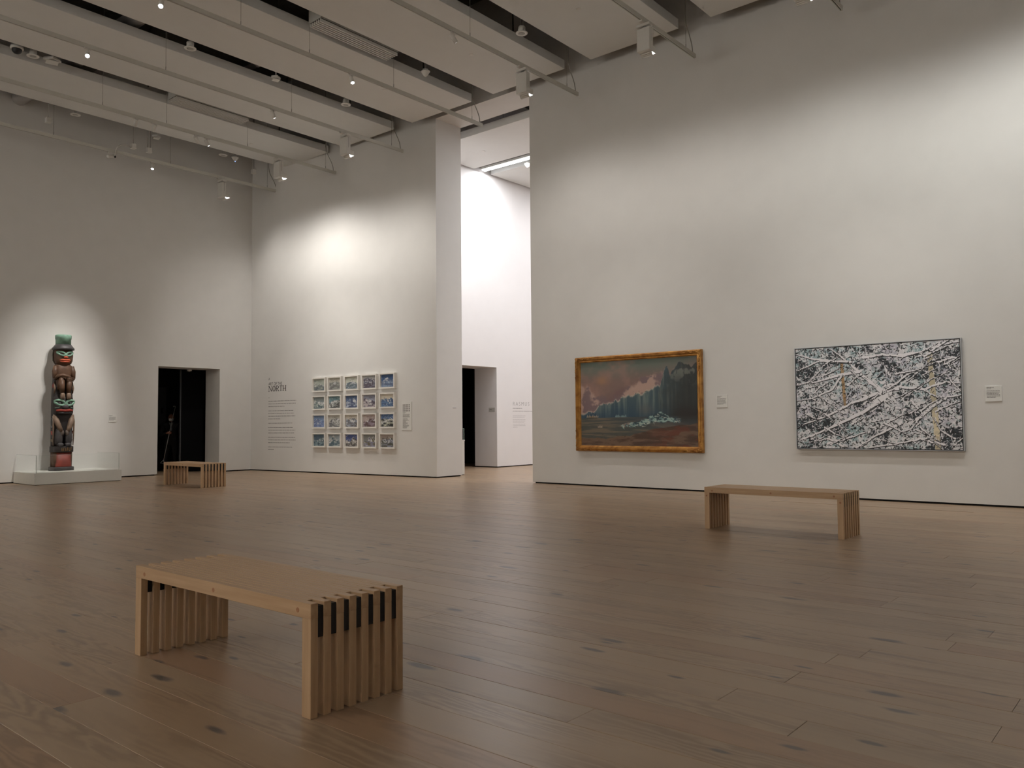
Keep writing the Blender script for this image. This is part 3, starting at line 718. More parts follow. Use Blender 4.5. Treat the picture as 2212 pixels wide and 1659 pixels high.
# gold framed painting
gp = thing('gold_framed_painting', 'glacier landscape painting in an ornate gold frame on the right wall', 'painting', (-7.915, YW, 1.56))
HWX, HZ = 1.335, .895
prof = [(0, 0), (0, -.06), (.008, -.075), (.02, -.08), (.026, -.072), (.034, -.082), (.044, -.084), (.05, -.074), (.058, -.076), (.066, -.066), (.074, -.05), (.085, -.05), (.095, -.04), (.105, -.03), (.105, 0)]
for mb in mitred(prof, -HWX, HWX, -HZ, HZ): obj('frame_rail', mb, gold_m, gp)
def scroll_corner(sx, sz):
    mb = MB()
    for ax in (0, 1):
        for i in range(9):
            d = .03+i*.042; off = .034+.016*math.sin(i*1.9)
            p = (-HWX+d, -.084, -HZ+off) if ax == 0 else (-HWX+off, -.084, -HZ+d)
            r_ = .016*(1-.05*i); mb.ell((p[0], p[1], p[2]), (r_*(1.5 if ax == 0 else .8), .012, r_*(.8 if ax == 0 else 1.5)), 8, 5)
        pts = []
        for i in range(22):
            d = .02+i*.018; off = .034+.018*math.sin(i*.8+1)
            pts.append((-HWX+d, -.087, -HZ+off) if ax == 0 else (-HWX+off, -.087, -HZ+d))
        mb.tube(pts, .006, 6)
    mb.v = [(x*sx, y, z*sz) for x, y, z in mb.v]
    return mb
for sx in (1, -1):
    for sz in (1, -1): obj('corner_ornament', scroll_corner(sx, sz), gold_m, gp)
canvas('canvas', paint_glacier(), -HWX+.1, HWX-.1, -HZ+.1, HZ-.1, gp, -.026)
# snowy branches painting
sp = thing('snow_branches_painting', 'large painting of snow covered branches in a thin silver frame', 'painting', (-3.765, YW, 1.557))
HX2, HZ2 = 1.19, .80
for mb in mitred([(0, 0), (0, -.062), (.009, -.062), (.009, -.05), (.016, -.05), (.016, 0)], -HX2, HX2, -HZ2, HZ2): obj('frame_rail', mb, silver_m, sp)
for mb in mitred([(.0095, -.045), (.0095, -.058), (.02, -.058), (.02, -.045)], -HX2, HX2, -HZ2, HZ2): obj('black_liner', mb, black_m, sp)
canvas('canvas', paint_branches(), -HX2+.018, HX2-.018, -HZ2+.018, HZ2-.018, sp, -.055)
obj('backing', MB().box(-HX2+.016, HX2-.016, -.045, -.002, -HZ2+.016, HZ2-.016), white2_m, sp)

# grid of twenty studies
colx = [-17.35, -16.71, -16.04, -15.37, -14.72]; rowz = [2.235, 1.77, 1.295, .815]
desc = ['pale grey peak study', 'beige study with grey shafts of rock', 'grey blue study of a round massif', 'violet grey craggy study', 'deep blue study with a white crest',
        'grey green snowfield study', 'teal study with a dark ribbed ridge', 'navy sky study over white clouds', 'mauve mountain study', 'blue towers study under a cream sky',
        'plain blue ice study', 'white valley study with dark stones', 'snow slope study with pointed peak', 'reddish brown ridge study', 'blue sky study with black and white slope',
        'dark teal water study', 'study split by a dark teal diagonal', 'white mountain study under dark blue sky', 'olive shore study with lilac water', 'brown moor study with a pale peak']
rown = ['top row', 'second row', 'third row', 'bottom row']; coln = ['first column', 'second column', 'middle column', 'fourth column', 'last column']
FW, FH, FD = .25, .185, .075
fr_prof = [(0, 0), (0, -FD), (.032, -FD), (.034, -FD+.03), (.038, -.03), (.038, 0)]
side_mesh = [mesh('frame_rail', mb, framewhite_m) for mb in mitred(fr_prof, -FW, FW, -FH, FH)]
for r_ in range(4):
    for c_ in range(5):
        i = r_*5+c_
        t = thing('framed_study', 'white framed %s, %s, %s' % (desc[i], rown[r_], coln[c_]), 'painting', on_left(colx[c_], rowz[r_])[0], (0, 0, WROT), group='small framed mountain studies in a grid')
        t.scale = (on_left(colx[c_], rowz[r_])[1],)*3
        for me in side_mesh: obj('frame_rail', me, None, t)
        obj('mount', MB().box(-FW+.034, FW-.034, -.036, -.004, -FH+.034, FH-.034), framewhite_m, t)
        canvas('canvas', paint_study(i), -FW+.045, FW-.045, -FH+.04, FH-.04, t, -.042)

# ------------------------------------------------------------------ wall labels and lettering
def text_lines(mb, x0, z0, lines, lh, th, y, rr, wmin=.012, wmax=.05):
    """rows of word-sized dashes; lines = list of line lengths (None = gap)"""
    z = z0
    for L__ in lines:
        if L__ is None: z -= lh*.6; continue
        x = x0
        while x < x0+L__:
            ww = min(rr.uniform(wmin, wmax), x0+L__-x)
            if ww > .004: mb.box(x, x+ww, y-.0006, y, z-th, z)
            x += ww+wmin*.5
        z -= lh
    return mb
def wall_label(label, x, z, hw, hh, seed, dens=.6, loc_rot=0, y=YW, name='wall_label'):
    t = thing(name, label, 'label', (x, y, z), (0, 0, loc_rot))
    obj('card', MB().bbox(-hw, hw, -.012, 0, -hh, hh, .002), label_m, t)
    rr = random.Random(seed); mb = MB()
    text_lines(mb, -hw*.82, hh*.82, [hw*.9, hw*.6, None, hw*1.6, hw*1.6, hw*1.5, hw*1.6, hw*1.6, hw*1.1][:9], hh*.165, hh*.07, -.0121, rr, hw*.08, hw*.3)
    obj('print', mb, inkgrey_m, t)
    return t
wall_label('small white caption card just right of the gold framed painting', -6.24, 1.55, .10, .108, 1)
wall_label('white caption card right of the snow branches painting', -2.205, 1.556, .10, .108, 2)
wall_label('small white caption card beside the carved pole on the left wall', XL, 1.40, .093, .09, 3, loc_rot=0, y=0).location = (XL, 8.72, 1.40)
bpy.data.objects['wall_label.002'].rotation_euler = (0, 0, R(90))
t = thing('wall_label', 'tall white caption sheet right of the grid of studies', 'label', on_left(-14.09, 1.395)[0], (0, 0, WROT)); hw, hh = .155, .33
obj('card', MB().bbox(-hw, hw, -.012, 0, -hh, hh, .002), label_m, t)
mb = MB(); rr = random.Random(4)
for r_ in range(4):
    for c_ in range(5): mb.box(-.12+c_*.047, -.12+c_*.047+.034, -.0127, -.0121, .24-r_*.045, .264-r_*.045)
text_lines(mb, -.12, .085, [.11, .07, None, .22, .22, .21, .22, .22, None, .15, None, .16, .2, .12, .1, .11, .16, .15, .09, .19, .2, .16, .14, .12], .0165, .008, -.0121, rr, .01, .04)
obj('print', mb, inkgrey_m, t)
t = thing('wall_label', 'small grey label plate on the reveal of the far doorway', 'label', (-14.98, FD1, 1.58), group=None)
obj('card', MB().bbox(-.11, .11, -.01, 0, -.06, .06, .002), pmat('grey_label', (.5, .49, .46), .5, noise=.02), t)
obj('print', text_lines(MB(), -.08, .02, [.1, .08], .018, .008, -.0101, random.Random(8), .01, .03), ink_m, t)
t = thing('wall_label', 'tiny pale label plate on the end face of the wall at the opening', 'label', (XP, 13.5, 1.57))
obj('card', MB().bbox(0, .006, -.06, .06, -.012, .012, .001), pmat('pale_plate', (.66, .64, .64), .4, noise=.01), t)
obj('print', MB().box(.0061, .0066, -.045, .045, -.006, .004), paler_ink_m, t)

def font_obj(name, body, size, loc, rot, mat, parent=None, sx=1.0, spacing=1.0):
    c = bpy.data.curves.new(name, 'FONT'); c.body = body; c.size = size; c.extrude = .0004; c.space_character = spacing
    tmp = bpy.data.objects.new(name, c); COL.objects.link(tmp); bpy.context.view_layer.update()
    me = bpy.data.meshes.new_from_object(tmp.evaluated_get(bpy.context.evaluated_depsgraph_get())); bpy.data.objects.remove(tmp)
    me.materials.clear(); me.materials.append(mat)
    o = bpy.data.objects.new(name, me); COL.objects.link(o); o.location = loc; o.rotation_euler = rot; o.scale = (sx, 1, 1)
    if parent: o.parent = parent
    return o
vt = thing('wall_text', 'black vinyl heading ART OF THE NORTH with paragraphs beside the left corner', 'text', (on_left(-19.69, 1.2)[0][0], on_left(-19.69, 1.2)[0][1]-.0006, 1.2-1.2*on_left(-19.69, 1.2)[1]), (0, 0, WROT))
vt.scale = (on_left(-19.3, 1.2)[1],)*3
FR = (R(90), 0, 0)
font_obj('emblem', 'A', .10, (0, 0, 2.44), FR, ink_m, vt, .8)
# chevron-like emblem base
font_obj('heading_line', 'ART OF THE', .120, (0, 0, 2.298), FR, ink_m, vt, .86)
# slab-serif NORTH, built letter by letter
def slab(letter, x, z, h, wd):
    mb = MB(); t1, t2, sf = h*.17, h*.09, h*.07
    Y = (-.0008, 0)
    def bx(a, b__, c, d): mb.box(x+a, x+b__, Y[0], Y[1], z+c, z+d)
    def serif(cx, zz): bx(cx-t1*.95, cx+t1*.95, zz, zz+sf)
    def diag(p, q, th): 
        mb.prism([(x+p[0]-th/2, z+p[1]), (x+p[0]+th/2, z+p[1]), (x+q[0]+th/2, z+q[1]), (x+q[0]-th/2, z+q[1])], 'Y', Y[0], Y[1])
    def arc(cx, cz, ro, zo, ri, zi, a0, a1, n=14):
        for i in range(n):
            a = a0+(a1-a0)*i/n; c = a0+(a1-a0)*(i+1)/n
            mb.prism([(x+cx+ri*math.cos(a), z+cz+zi*math.sin(a)), (x+cx+ro*math.cos(a), z+cz+zo*math.sin(a)), (x+cx+ro*math.cos(c), z+cz+zo*math.sin(c)), (x+cx+ri*math.cos(c), z+cz+zi*math.sin(c))], 'Y', Y[0], Y[1])
    if letter == 'N':
        bx(t1*.55, t1*.55+t2, 0, h); bx(wd-t1*.55-t2, wd-t1*.55, 0, h); diag((t1*.8, h), (wd-t1*.8, 0), t1*1.1); serif(t1*.8, 0); serif(t1*.6, h-sf); serif(wd-t1*.8, h-sf)
    if letter == 'O': arc(wd/2, h/2, wd*.46, h*.52, wd*.26, h*.42, 0, 2*math.pi, 22)
    if letter == 'R':
        bx(t1*.5, t1*1.5, 0, h); serif(t1, 0); bx(0, t1*2, h-sf, h); arc(wd*.5, h*.74, wd*.36, h*.26, wd*.17, h*.17, -math.pi/2, math.pi/2); bx(t1, wd*.5, h*.48, h*.57); bx(t1, wd*.5, h-sf, h)
        diag((wd*.5, h*.5), (wd*.82, 0), t1); serif(wd*.86, 0)
    if letter == 'T': bx(wd/2-t1/2, wd/2+t1/2, 0, h); serif(wd/2, 0); bx(wd*.04, wd*.96, h-sf*1.2, h); bx(wd*.04, wd*.10, h*.76, h); bx(wd*.90, wd*.96, h*.76, h)
    if letter == 'H':
        for cx in (t1*.95, wd-t1*.95): bx(cx-t1/2, cx+t1/2, 0, h); serif(cx, 0); serif(cx, h-sf)
        bx(t1, wd-t1, h*.46, h*.46+sf*1.1)
    return mb
xx = 0.0
for ch, wd in zip('NORTH', (.178, .150, .168, .140, .172)):
    obj('letter', slab(ch, xx, 2.128, .155, wd*.9), ink_m, vt); xx += wd*.935
obj('dash', MB().box(0, .055, -.0006, 0, 1.955, 1.963), ink_m, vt)
pp = text_lines(MB(), 0, 1.87, [1.16, 1.14, .68, None, 1.04, 1.06, 1.12, .50, None, 1.00, None, 1.04, 1.12, 1.08, None, 1.12, 1.14, .90, None, 1.0, .24], .0735, .014, 0, random.Random(9), .03, .13)
obj('paragraph', pp, pmat('soft_ink', (.24, .225, .22), .7, noise=.1), vt)['kind'] = 'stuff'
rt_ = thing('wall_text', 'grey letters RASMUS on the bright far gallery wall, half hidden', 'text', (XF+.0006, 17.58, 0), (0, 0, R(90)))
font_obj('heading_line', 'RASMUS', .15, (0, 0, 1.703), FR, paler_ink_m, rt_, 1.0, 1.5)
obj('paragraph', text_lines(MB(), 0, 1.635, [.42, None, .95], .05, .02, 0, random.Random(3), .03, .07), paler_ink_m, rt_)['kind'] = 'stuff'
obj('paragraph', text_lines(MB(), 0, 1.42, [.56, .52, None, .55, .55, .5, .55, .55, .2], .042, .012, 0, random.Random(5), .02, .07), pmat('very_pale_ink', (.55, .53, .53), .7, noise=.02), rt_)['kind'] = 'stuff'

# ------------------------------------------------------------------ lighting tracks
def wire_ys(alt): return [1.6, 4.3, 6.92, 8.22, 10.11, 12.26] if alt else [1.6, 4.3, 6.95, 9.57, 12.23]
pos_word = {-18.74: 'farthest', -16.28: 'second from the left wall', -13.82: 'third from the left wall', -11.36: 'fourth from the left wall', -8.90: 'fifth from the left wall',
            -6.44: 'sixth, with a box lamp near the picture top', -3.98: 'seventh, just its tip in view', -1.52: 'eighth, out to the right', .94: 'ninth, out to the right', 3.40: 'tenth, out to the right'}
for i, x in enumerate(TRX[:8]):
    t = thing('lighting_track', 'white suspended lighting track, %s' % pos_word[x], 'track', (x, 0, 7.43), group='suspended lighting tracks')
    obj('rail', MB().box(-.02, -.008, -6.2, 12.56, 0, .07).box(.008, .02, -6.2, 12.56, 0, .07).box(-.008, .008, -6.2, 12.56, .02, .07).box(-.02, .02, 12.56, 12.575, 0, .07), track_m, t)
    obj('slot', MB().box(-.008, .008, -6.2, 12.56, .012, .02), shadow_m, t)
    for y in wire_ys(x in (-16.28, -11.36, -6.44)):
        obj('suspension_wire', MB().tube([(0, y, .07), (0, y, 2.05)], .0035, 5), cable_m, t)
        obj('wire_gripper', MB().lathe([(.007, .07), (.007, .13), (.004, .14)], 8, (0, y, 0)), grey_m, t)
    if x != -3.98 or True:
        pts = [(0, 12.27, 1.6), (0, 12.27, .95), (0.0, 12.275, .62)]
        for q in range(1, 9):
            a = q/8; pts.append((0, 12.275+.225*(a-.12*math.sin(a*6.28)), .62-.55*a))
        obj('feed_cable', MB().tube(pts, .009, 6), cable_m, t)

# wall washers
def make_washer():
    t = thing('wall_washer_lamp', '', 'lamp', (0, 0, 0), group='box wall washer lamps on the tracks')
    obj('adapter', MB().bbox(-.03, .03, -.13, .13, .42, .445, .003).bbox(-.115, .115, -.055, .055, .375, .42, .006), white_m, t)
    obj('swivel', MB().lathe([(.035, .345), (.035, .376)], 14), grey_m, t)
    obj('housing', MB().bbox(-.115, .115, -.055, .055, -.02, .345, .006), white_m, t)
    obj('seam', MB().box(.1151, .1156, -.004, .0, .12, .345), shadow_m, t)
    hood = MB(); hood.box(-.10, .10, .055, .16, .07, .078); hood.box(-.10, .10, .155, .16, -.02, .07); hood.box(-.10, -.095, .055, .155, -.02, .07); hood.box(.095, .10, .055, .155, -.02, .07)
    obj('hood', hood, white_m, t)
    obj('lens', MB().ell((.0, .085, .012), (.055, .022, .03), 14, 8), lens_m, t)
    # scoop under the lens
    sc = MB(); prof = [(.035, -.02), (.04, -.045), (.055, -.062), (.085, -.07)]
    for (y0, z0), (y1, z1) in zip(prof[:-1], prof[1:]):
        sc.add([(-.10, y0, z0), (.10, y0, z0), (.10, y1, z1), (-.10, y1, z1), (-.10, y0, z0-.004), (.10, y0, z0-.004), (.10, y1, z1-.004), (-.10, y1, z1-.004)],
               [(0,1,2,3),(4,7,6,5),(0,4,5,1),(3,2,6,7),(0,3,7,4),(1,5,6,2)], True)
    obj('reflector_scoop', sc, white2_m, t)
    return t
wl = {-18.74: 'white box wall washer on the farthest track, left of the grid wall corner', -16.28: 'white box wall washer on the track second from the left wall',
      -13.82: 'white box wall washer on the track third from the left wall', -8.90: 'white box wall washer in front of the tall opening edge',
      -6.44: 'white box wall washer nearest the top of the photo', -3.98: 'white box wall washer above the frame on the seventh track', -1.52: 'white box wall washer above the frame on the eighth track'}
W0 = None
for x, p, c in WASH[:7]:
    y = 10.92
    if W0 is None: W0 = make_washer(); W0.location = (x, y, 6.985); W0['label'] = wl[x]
    else: dup(W0, (x, y, 6.985), wl[x])

# cylinder spots
def cyl_spot(x, y, to, label, lens, on=True):
    t = thing('track_spot', label, 'spotlight', (x, y, 7.43), group='small cylinder spotlights on the tracks')
    obj('adapter', MB().bbox(-.015, .015, -.06, .06, -.02, 0, .002), white_m, t)
    obj('stem', MB().tube([(.028, 0, -.01), (.028, 0, -.075)], .007, 8), white_m, t)
    d = (Vector(to)-Vector((x, y, 7.33))).normalized(); q = d.to_track_quat('-Z', 'Y').to_euler()
    can = MB().lathe([(.030, .075), (.036, .07), (.036, -.075), (.033, -.075), (.033, -.066)], 20)
    body = obj('lamp_can', can, white_m, t, (0, 0, -.10), tuple(q))
    obj('lens', MB().lathe([(.031, -.064), (.031, -.068), (.012, -.074)], 18), lens, t, (0, 0, -.10), tuple(q))
    return t
cyl_spot(-11.36, 5.631, (-8, 3.5, 3), 'lit cylinder spotlight at the top edge of the photo', lens_m)
cyl_spot(-13.82, 5.621, (-9, 3.5, 2), 'lit cylinder spotlight on the third track near the left picture edge', lens_m)
cyl_spot(-11.36, 9.123, (-8.2, 8.5, 1.0), 'lit cylinder spotlight midway along the fourth track', lens_m)
cyl_spot(-13.82, 9.143, (-12.9, 11.3, 2.2), 'tilted cylinder spotlight midway along the third track', lens2_m)
cyl_spot(-8.90, 9.187, (-7.6, 12.9, 2.4), 'tilted cylinder spotlight on the fifth track, aimed at the wall', lens2_m)
cyl_spot(-16.28, 7.573, (-19.5, 7.5, 2.0), 'cylinder spotlight aimed at the carved pole, left one of the pair', lens2_m)
cyl_spot(-16.28, 7.957, (-19.5, 7.4, 2.4), 'cylinder spotlight aimed at the carved pole, right one of the pair', lens2_m)
cyl_spot(-16.28, 8.89, (-17.6, 12.9, 3.6), 'cylinder spotlight on the second track, left one aimed at the grid', lens2_m)
cyl_spot(-16.28, 9.125, (-15.4, 12.5, 2.0), 'cylinder spotlight on the second track, right one aimed at the grid', lens_m)
cyl_spot(-18.74, 9.137, (-17.0, 7.6, 2.0), 'lit cylinder spotlight on the farthest track', lens_m)
cyl_spot(-3.98, 9.15, (-4.3, 12.93, 1.5), 'cylinder spotlight above the frame lighting the snow branches painting, left', lens2_m)
cyl_spot(-1.52, 9.15, (-3.1, 12.93, 1.5), 'cylinder spotlight above the frame lighting the snow branches painting, right', lens2_m)
# camera on the farthest track with its cable
t = thing('security_camera', 'small white camera hanging from the farthest track, cable arching to a box', 'camera', (-18.74, 8.17, 7.43))
obj('mount', MB().bbox(-.03, .03, -.06, .06, -.03, 0, .003), white_m, t)
obj('body', MB().lathe([(.035, -.09), (.04, -.08), (.04, .07), (.03, .09)], 14, axis='Y'), white2_m, t, (.02, -.02, -.10), (R(20), 0, R(20)))
obj('camera_lens', MB().ell((0, 0, 0), (.028, .02, .028), 12, 8), black_m, t, (.05, .07, -.10))
obj('cable', MB().tube([(.035, .06, -.08), (.04, .10, .1), (.04, .18, .2), (.03, .28, .25), (.02, .38, .25), (.0, .44, .22)], .013, 6), white_m, t)

# ------------------------------------------------------------------ things hanging in the ceiling slots
def speaker_disc(x, y, z, label, r=.105, body=True):
    t = thing('ceiling_speaker', label, 'speaker', (x, y, z), group='round white ceiling devices')
    obj('rim', MB().lathe([(r*.55, -.010), (r*.6, -.016), (r*.97, -.012), (r, -.006), (r, 0), (r*.6, .004)], 28), white2_m, t)
    obj('grille', MB().lathe([(.001, -.010), (r*.54, -.012), (r*.54, -.006)], 20), pmat('speaker_grille', (.45, .44, .41), .6, noise=.05), t)
    if body: obj('can', MB().lathe([(r*.6, .004), (r*.62, .10), (r*.45, .12)], 20), white_m, t)
    for s_ in (-.03, .03): obj('hanger_rod', MB().tube([(s_, 0, .12 if body else .01), (s_, 0, 1.3)], .005, 5), grey_m, t)
    return t
speaker_disc(-13.82, 7.403, 8.06, 'round white device in the third slot, nearer the left picture edge')
speaker_disc(-13.82, 10.936, 8.07, 'round white device in the third slot, nearer the grid wall')
speaker_disc(-8.90, 10.902, 8.05, 'round white device in the fifth slot above the tall opening')
speaker_disc(-18.74, 7.389, 8.08, 'round white disc in the gap by the left wall, above the carved pole', body=False)
speaker_disc(-18.74, 10.947, 8.06, 'round white disc in the gap by the left wall, beside the cone sensor', body=False)
speaker_disc(-16.28, 5.66, 8.06, 'round white device beside the dome camera at the left picture edge')
def pir(x, y, z, label, led=False):
    t = thing('motion_sensor', label, 'sensor', (x, y, z), group='cone motion sensors in the ceiling slots')
    obj('cone', MB().lathe([(.012, -.085), (.04, -.06), (.085, .005), (.09, .02), (.06, .022)], 4 if False else 20), white2_m, t)
    obj('cap', MB().lathe([(.05, .022), (.055, .06), (.04, .065)], 16), white_m, t)
    if led: obj('indicator', MB().ell((0, 0, -.09), (.012, .012, .012), 8, 6), blueled_m, t)
    for s_ in (-.02, .02): obj('hanger_rod', MB().tube([(s_, 0, .06), (s_, 0, 1.2)], .005, 5), grey_m, t)
pir(-11.36, 10.931, 8.06, 'white cone sensor in the fourth slot over the opening')
pir(-18.74, 11.285, 8.06, 'white cone sensor with blue light in the gap by the left wall', True)
def square_sensor(x, y, z, label, s_=.07):
    t = thing('smoke_detector', label, 'detector', (x, y, z), group='square detectors in the ceiling slots')
    obj('base', MB().bbox(-s_, s_, -s_, s_, 0, .05, .008), white2_m, t, rot=(0, 0, R(30)))
    obj('sensor_plate', MB().bbox(-s_*.95, s_*.95, -s_*.95, s_*.95, -.03, -.018, .004), white2_m, t, rot=(0, 0, R(75)))
    obj('hanger_rod', MB().tube([(0, 0, -.018), (0, 0, .9)], .012, 6), white_m, t)
square_sensor(-13.82, 9.202, 8.07, 'square white detector in the third slot')
square_sensor(-18.74, 9.217, 8.05, 'square white detector in the gap near the left wall')
square_sensor(-16.28, 5.99, 8.07, 'wide square detector near the dome camera', .11)
t = thing('dome_camera', 'dark dome camera in the slot at the left picture edge', 'camera', (-16.28, 5.39, 8.09))
obj('dome', MB().ell((0, 0, -.01), (.085, .085, .08), 18, 10), black_m, t)
obj('collar', MB().lathe([(.088, .0), (.11, .01), (.10, .06)], 22), white2_m, t)
obj('hanger_rod', MB().tube([(0, 0, .06), (0, 0, 1.2)], .012, 6), grey_m, t)
for k, (y, z, lab) in enumerate(((6.84, 7.80, 'small pendant box on a dark stem near the left picture edge'), (9.042, 7.70, 'small pendant box on twin dark stems above the middle of the left wall'),
                  (8.672, 7.70, 'small pendant box at the end of the camera cable'), (11.823, 7.84, 'small pendant box on a dark stem next to the room corner'))):
    t = thing('junction_box', lab, 'junction box', (-18.74, y, z), group='pendant boxes beside the left wall')
    obj('box', MB().bbox(-.05, .05, -.05, .05, -.05, .05, .006), white_m, t)
    obj('cover_plate', MB().bbox(-.055, .055, -.055, .055, -.062, -.05, .003), white2_m, t)
    for s_ in ((0,) if k != 1 else (-.03, .03)): obj('stem', MB().tube([(0, s_, .05), (0, s_, 1.4)], .011, 6), grey_m, t)
for x, y in ((-12.566, 7.415), (-15.02, 7.434), (-10.148, 10.941), (-7.66, 10.879), (-12.58, 10.939), (-17.466, 10.951)):
    pass
lab6 = {(-12.566, 7.415): 'flush sprinkler cap near the top edge left of centre', (-15.02, 7.434): 'flush sprinkler cap on the panel nearest the left picture edge', (-10.148, 10.941): 'flush sprinkler cap on the ceiling panel above the opening',
        (-7.66, 10.879): 'flush sprinkler cap on the ceiling panel near the top edge', (-12.58, 10.939): 'flush sprinkler cap on the panel left of the opening', (-17.466, 10.951): 'flush sprinkler cap on the farthest panel, over the grid'}
for (x, y), l in lab6.items():
    tag(obj('sprinkler_cap', MB().lathe([(.045, 0), (.045, -.004), (.04, -.007), (.002, -.007)], 24), white2_m, loc=(x, y, PZ)), l, 'sprinkler cap', 'flush sprinkler caps')
tag(obj('sprinkler_cap', MB().lathe([(.045, 0), (.045, -.004), (.04, -.007), (.002, -.007)], 24), white2_m, loc=(-13.6, 15.1, PZ)), 'flush sprinkler cap on the far gallery ceiling', 'sprinkler cap', 'flush sprinkler caps')
# linear diffusers
def diffuser(x, y0, y1, label):
    t = thing('air_diffuser', label, 'air diffuser', (x, y0, 8.03), group='slotted air diffusers in the ceiling slots'); L_ = y1-y0
    obj('plenum', MB().bbox(-.17, .17, 0, L_, .06, .32, .004), pmat('plenum_paint', (.50, .49, .45), .6, noise=.03), t)
    vane = mesh('vane', MB().box(-.009, .009, .01, L_-.01, 0, .055), white2_m)
    for i in range(6): obj('vane', vane, None, t, (-.145+i*.058, 0, 0))
    obj('void', MB().box(-.165, .165, .01, L_-.01, .054, .058), shadow_m, t)
diffuser(-11.33, 8.30, 10.05, 'long slotted air diffuser in the fourth ceiling slot')
diffuser(-16.28, 8.33, 10.05, 'long slotted air diffuser in the second ceiling slot')
# ducts
def duct(y, z, r, x0, x1, label):
    t = thing('ventilation_duct', label, 'duct', (0, y, z), group='pale ducts crossing above the panels')
    obj('pipe', MB().lathe([(r, x0), (r, x1)], 24, axis='X'), duct_m, t)
    for k in range(8): obj('collar', MB().lathe([(r+.012, 0), (r+.012, .03)], 24, axis='X'), duct_m, t, (x0+(x1-x0)*(k+.5)/8, 0, 0))
duct(6.60, 8.45, .15, XL, 6, 'fat pale ventilation duct crossing above the ceiling panels')
duct(9.05, 8.45, .06, -15.6, 6, 'thin pale pipe crossing above the ceiling panels')
g5 = random.Random(12)
for bm_ in [o for o in COL.objects if o.name.startswith('roof_beam')]:
    yb = bm_['yb']
    for sx_ in (-16.28, -13.82, -11.36, -8.9, -6.44):
        for q in range(2):
            x = sx_+g5.uniform(-.5, .5)
            obj('hanger_strut', MB().tube([(x, yb, PZ+PT), (x, yb, 9.46)], .014, 6), deck_m, bm_)

# far gallery linear lamp and sensor
t = thing('linear_lamp', 'bright linear LED lamp in the far gallery ceiling', 'lamp', (0, 16.33, 8.09))
obj('diffuser', MB().bbox(-14.72, -6, -.07, .07, -.03, .0, .01), led_m, t)
obj('housing', MB().bbox(-14.74, -6, -.09, .09, .0, .06, .004), white_m, t)
obj('hanger_rod', MB().tube([(-14.0, 0, .06), (-14.0, 0, TOP-8.09)], .006, 6), grey_m, t)
t = thing('linear_lamp', 'second linear lamp deeper in the far gallery, hidden by the wall', 'lamp', (0, 19.9, 8.09))
obj('diffuser', MB().bbox(-14.72, -2, -.07, .07, -.03, .0, .01), led_m, t); obj('housing', MB().bbox(-14.74, -2, -.09, .09, .0, .06, .004), white_m, t); obj('hanger_rod', MB().tube([(-10, 0, .06), (-10, 0, TOP-8.09)], .006, 6), grey_m, t)
pir(-13.35, 16.55, 8.0, 'white cone sensor beside the bright linear lamp')
bpy.data.objects['motion_sensor.002']['group'] = 'cone motion sensors in the ceiling slots'

# ------------------------------------------------------------------ display case by the opening
t = thing('pedestal', 'tall white pedestal peeking out behind the wall end', 'pedestal', (-13.65, 13.93, 0))
obj('body', MB().bbox(-.30, .30, -.16, .15, .015, .80, .004), plinth_m, t); obj('top_slab', MB().bbox(-.305, .305, -.165, .155, .80, .825, .003), plinth_m, t)
obj('plinth_recess', MB().box(-.28, .28, -.14, .13, 0, .015), shadow_m, t)
t = thing('display_case', 'small acrylic case with a dark patterned basket on the white pedestal', 'display case', (-13.65, 13.93, .825))
obj('acrylic_cover', MB().box(-.295, -.291, -.15, .14, 0, .262).box(.291, .295, -.15, .14, 0, .262).box(-.291, .291, -.15, -.146, 0, .262).box(-.291, .291, .136, .14, 0, .262).box(-.295, .295, -.15, .14, .262, .266), acryl_m, t)
obj('edge', MB().box(.286, .297, .132, .142, 0, .262).box(.288, .298, -.152, .142, .258, .268), pmat('green_edge', (.45, .62, .55), .2, noise=.02), t)
bk = thing('woven_basket', 'dark patterned basket inside the acrylic case', 'basket', (-13.50, 13.93, .827))
obj('basket_body', MB().lathe([(.09, 0), (.115, .05), (.125, .12), (.12, .2), (.10, .225)], 20), pmat('dark_basket', (.09, .09, .10), .8, noise=.6, nscale=30), bk)
mb = MB()
for k in range(16):
    a = k*math.pi/8; rr_ = .127
    for z in (.06, .12, .18): mb.ell((rr_*math.cos(a), rr_*math.sin(a), z), (.010, .010, .018), 6, 4)
obj('woven_pattern', mb, pmat('basket_pattern', (.3, .31, .31), .7, noise=.1), bk)

# ------------------------------------------------------------------ plinth, guard and carved pole
t = thing('plinth', 'low wide white plinth under the carved pole', 'plinth', (-19.11, 7.53, 0))
obj('body', MB().bbox(-.605, .56, -.895, .895, .008, .25, .003), plinth_m, t); obj('shadow_base', MB().box(-.57, .54, -.87, .87, 0, .008), shadow_m, t)
t = thing('acrylic_guard', 'knee high clear acrylic guard standing round the carved pole', 'guard', (-19.11, 7.53, .25))
obj('front_pane', MB().box(.520, .528, -.855, .855, 0, .365), acryl_m, t)
obj('side_pane', MB().box(-.58, .520, -.855, -.847, 0, .365), acryl_m, t); obj('side_pane', MB().box(-.58, .520, .847, .855, 0, .365), acryl_m, t)
obj('edge', MB().box(.519, .529, -.857, -.845, 0, .366), edge_m, t); obj('edge', MB().box(.519, .529, .845, .857, 0, .366), edge_m, t)
obj('edge', MB().box(.521, .527, -.85, .85, .365, .368), edge_m, t)
obj('edge', MB().box(-.58, .52, -.854, -.848, .365, .368).box(-.58, .52, .848, .854, .365, .368), edge_m, t)

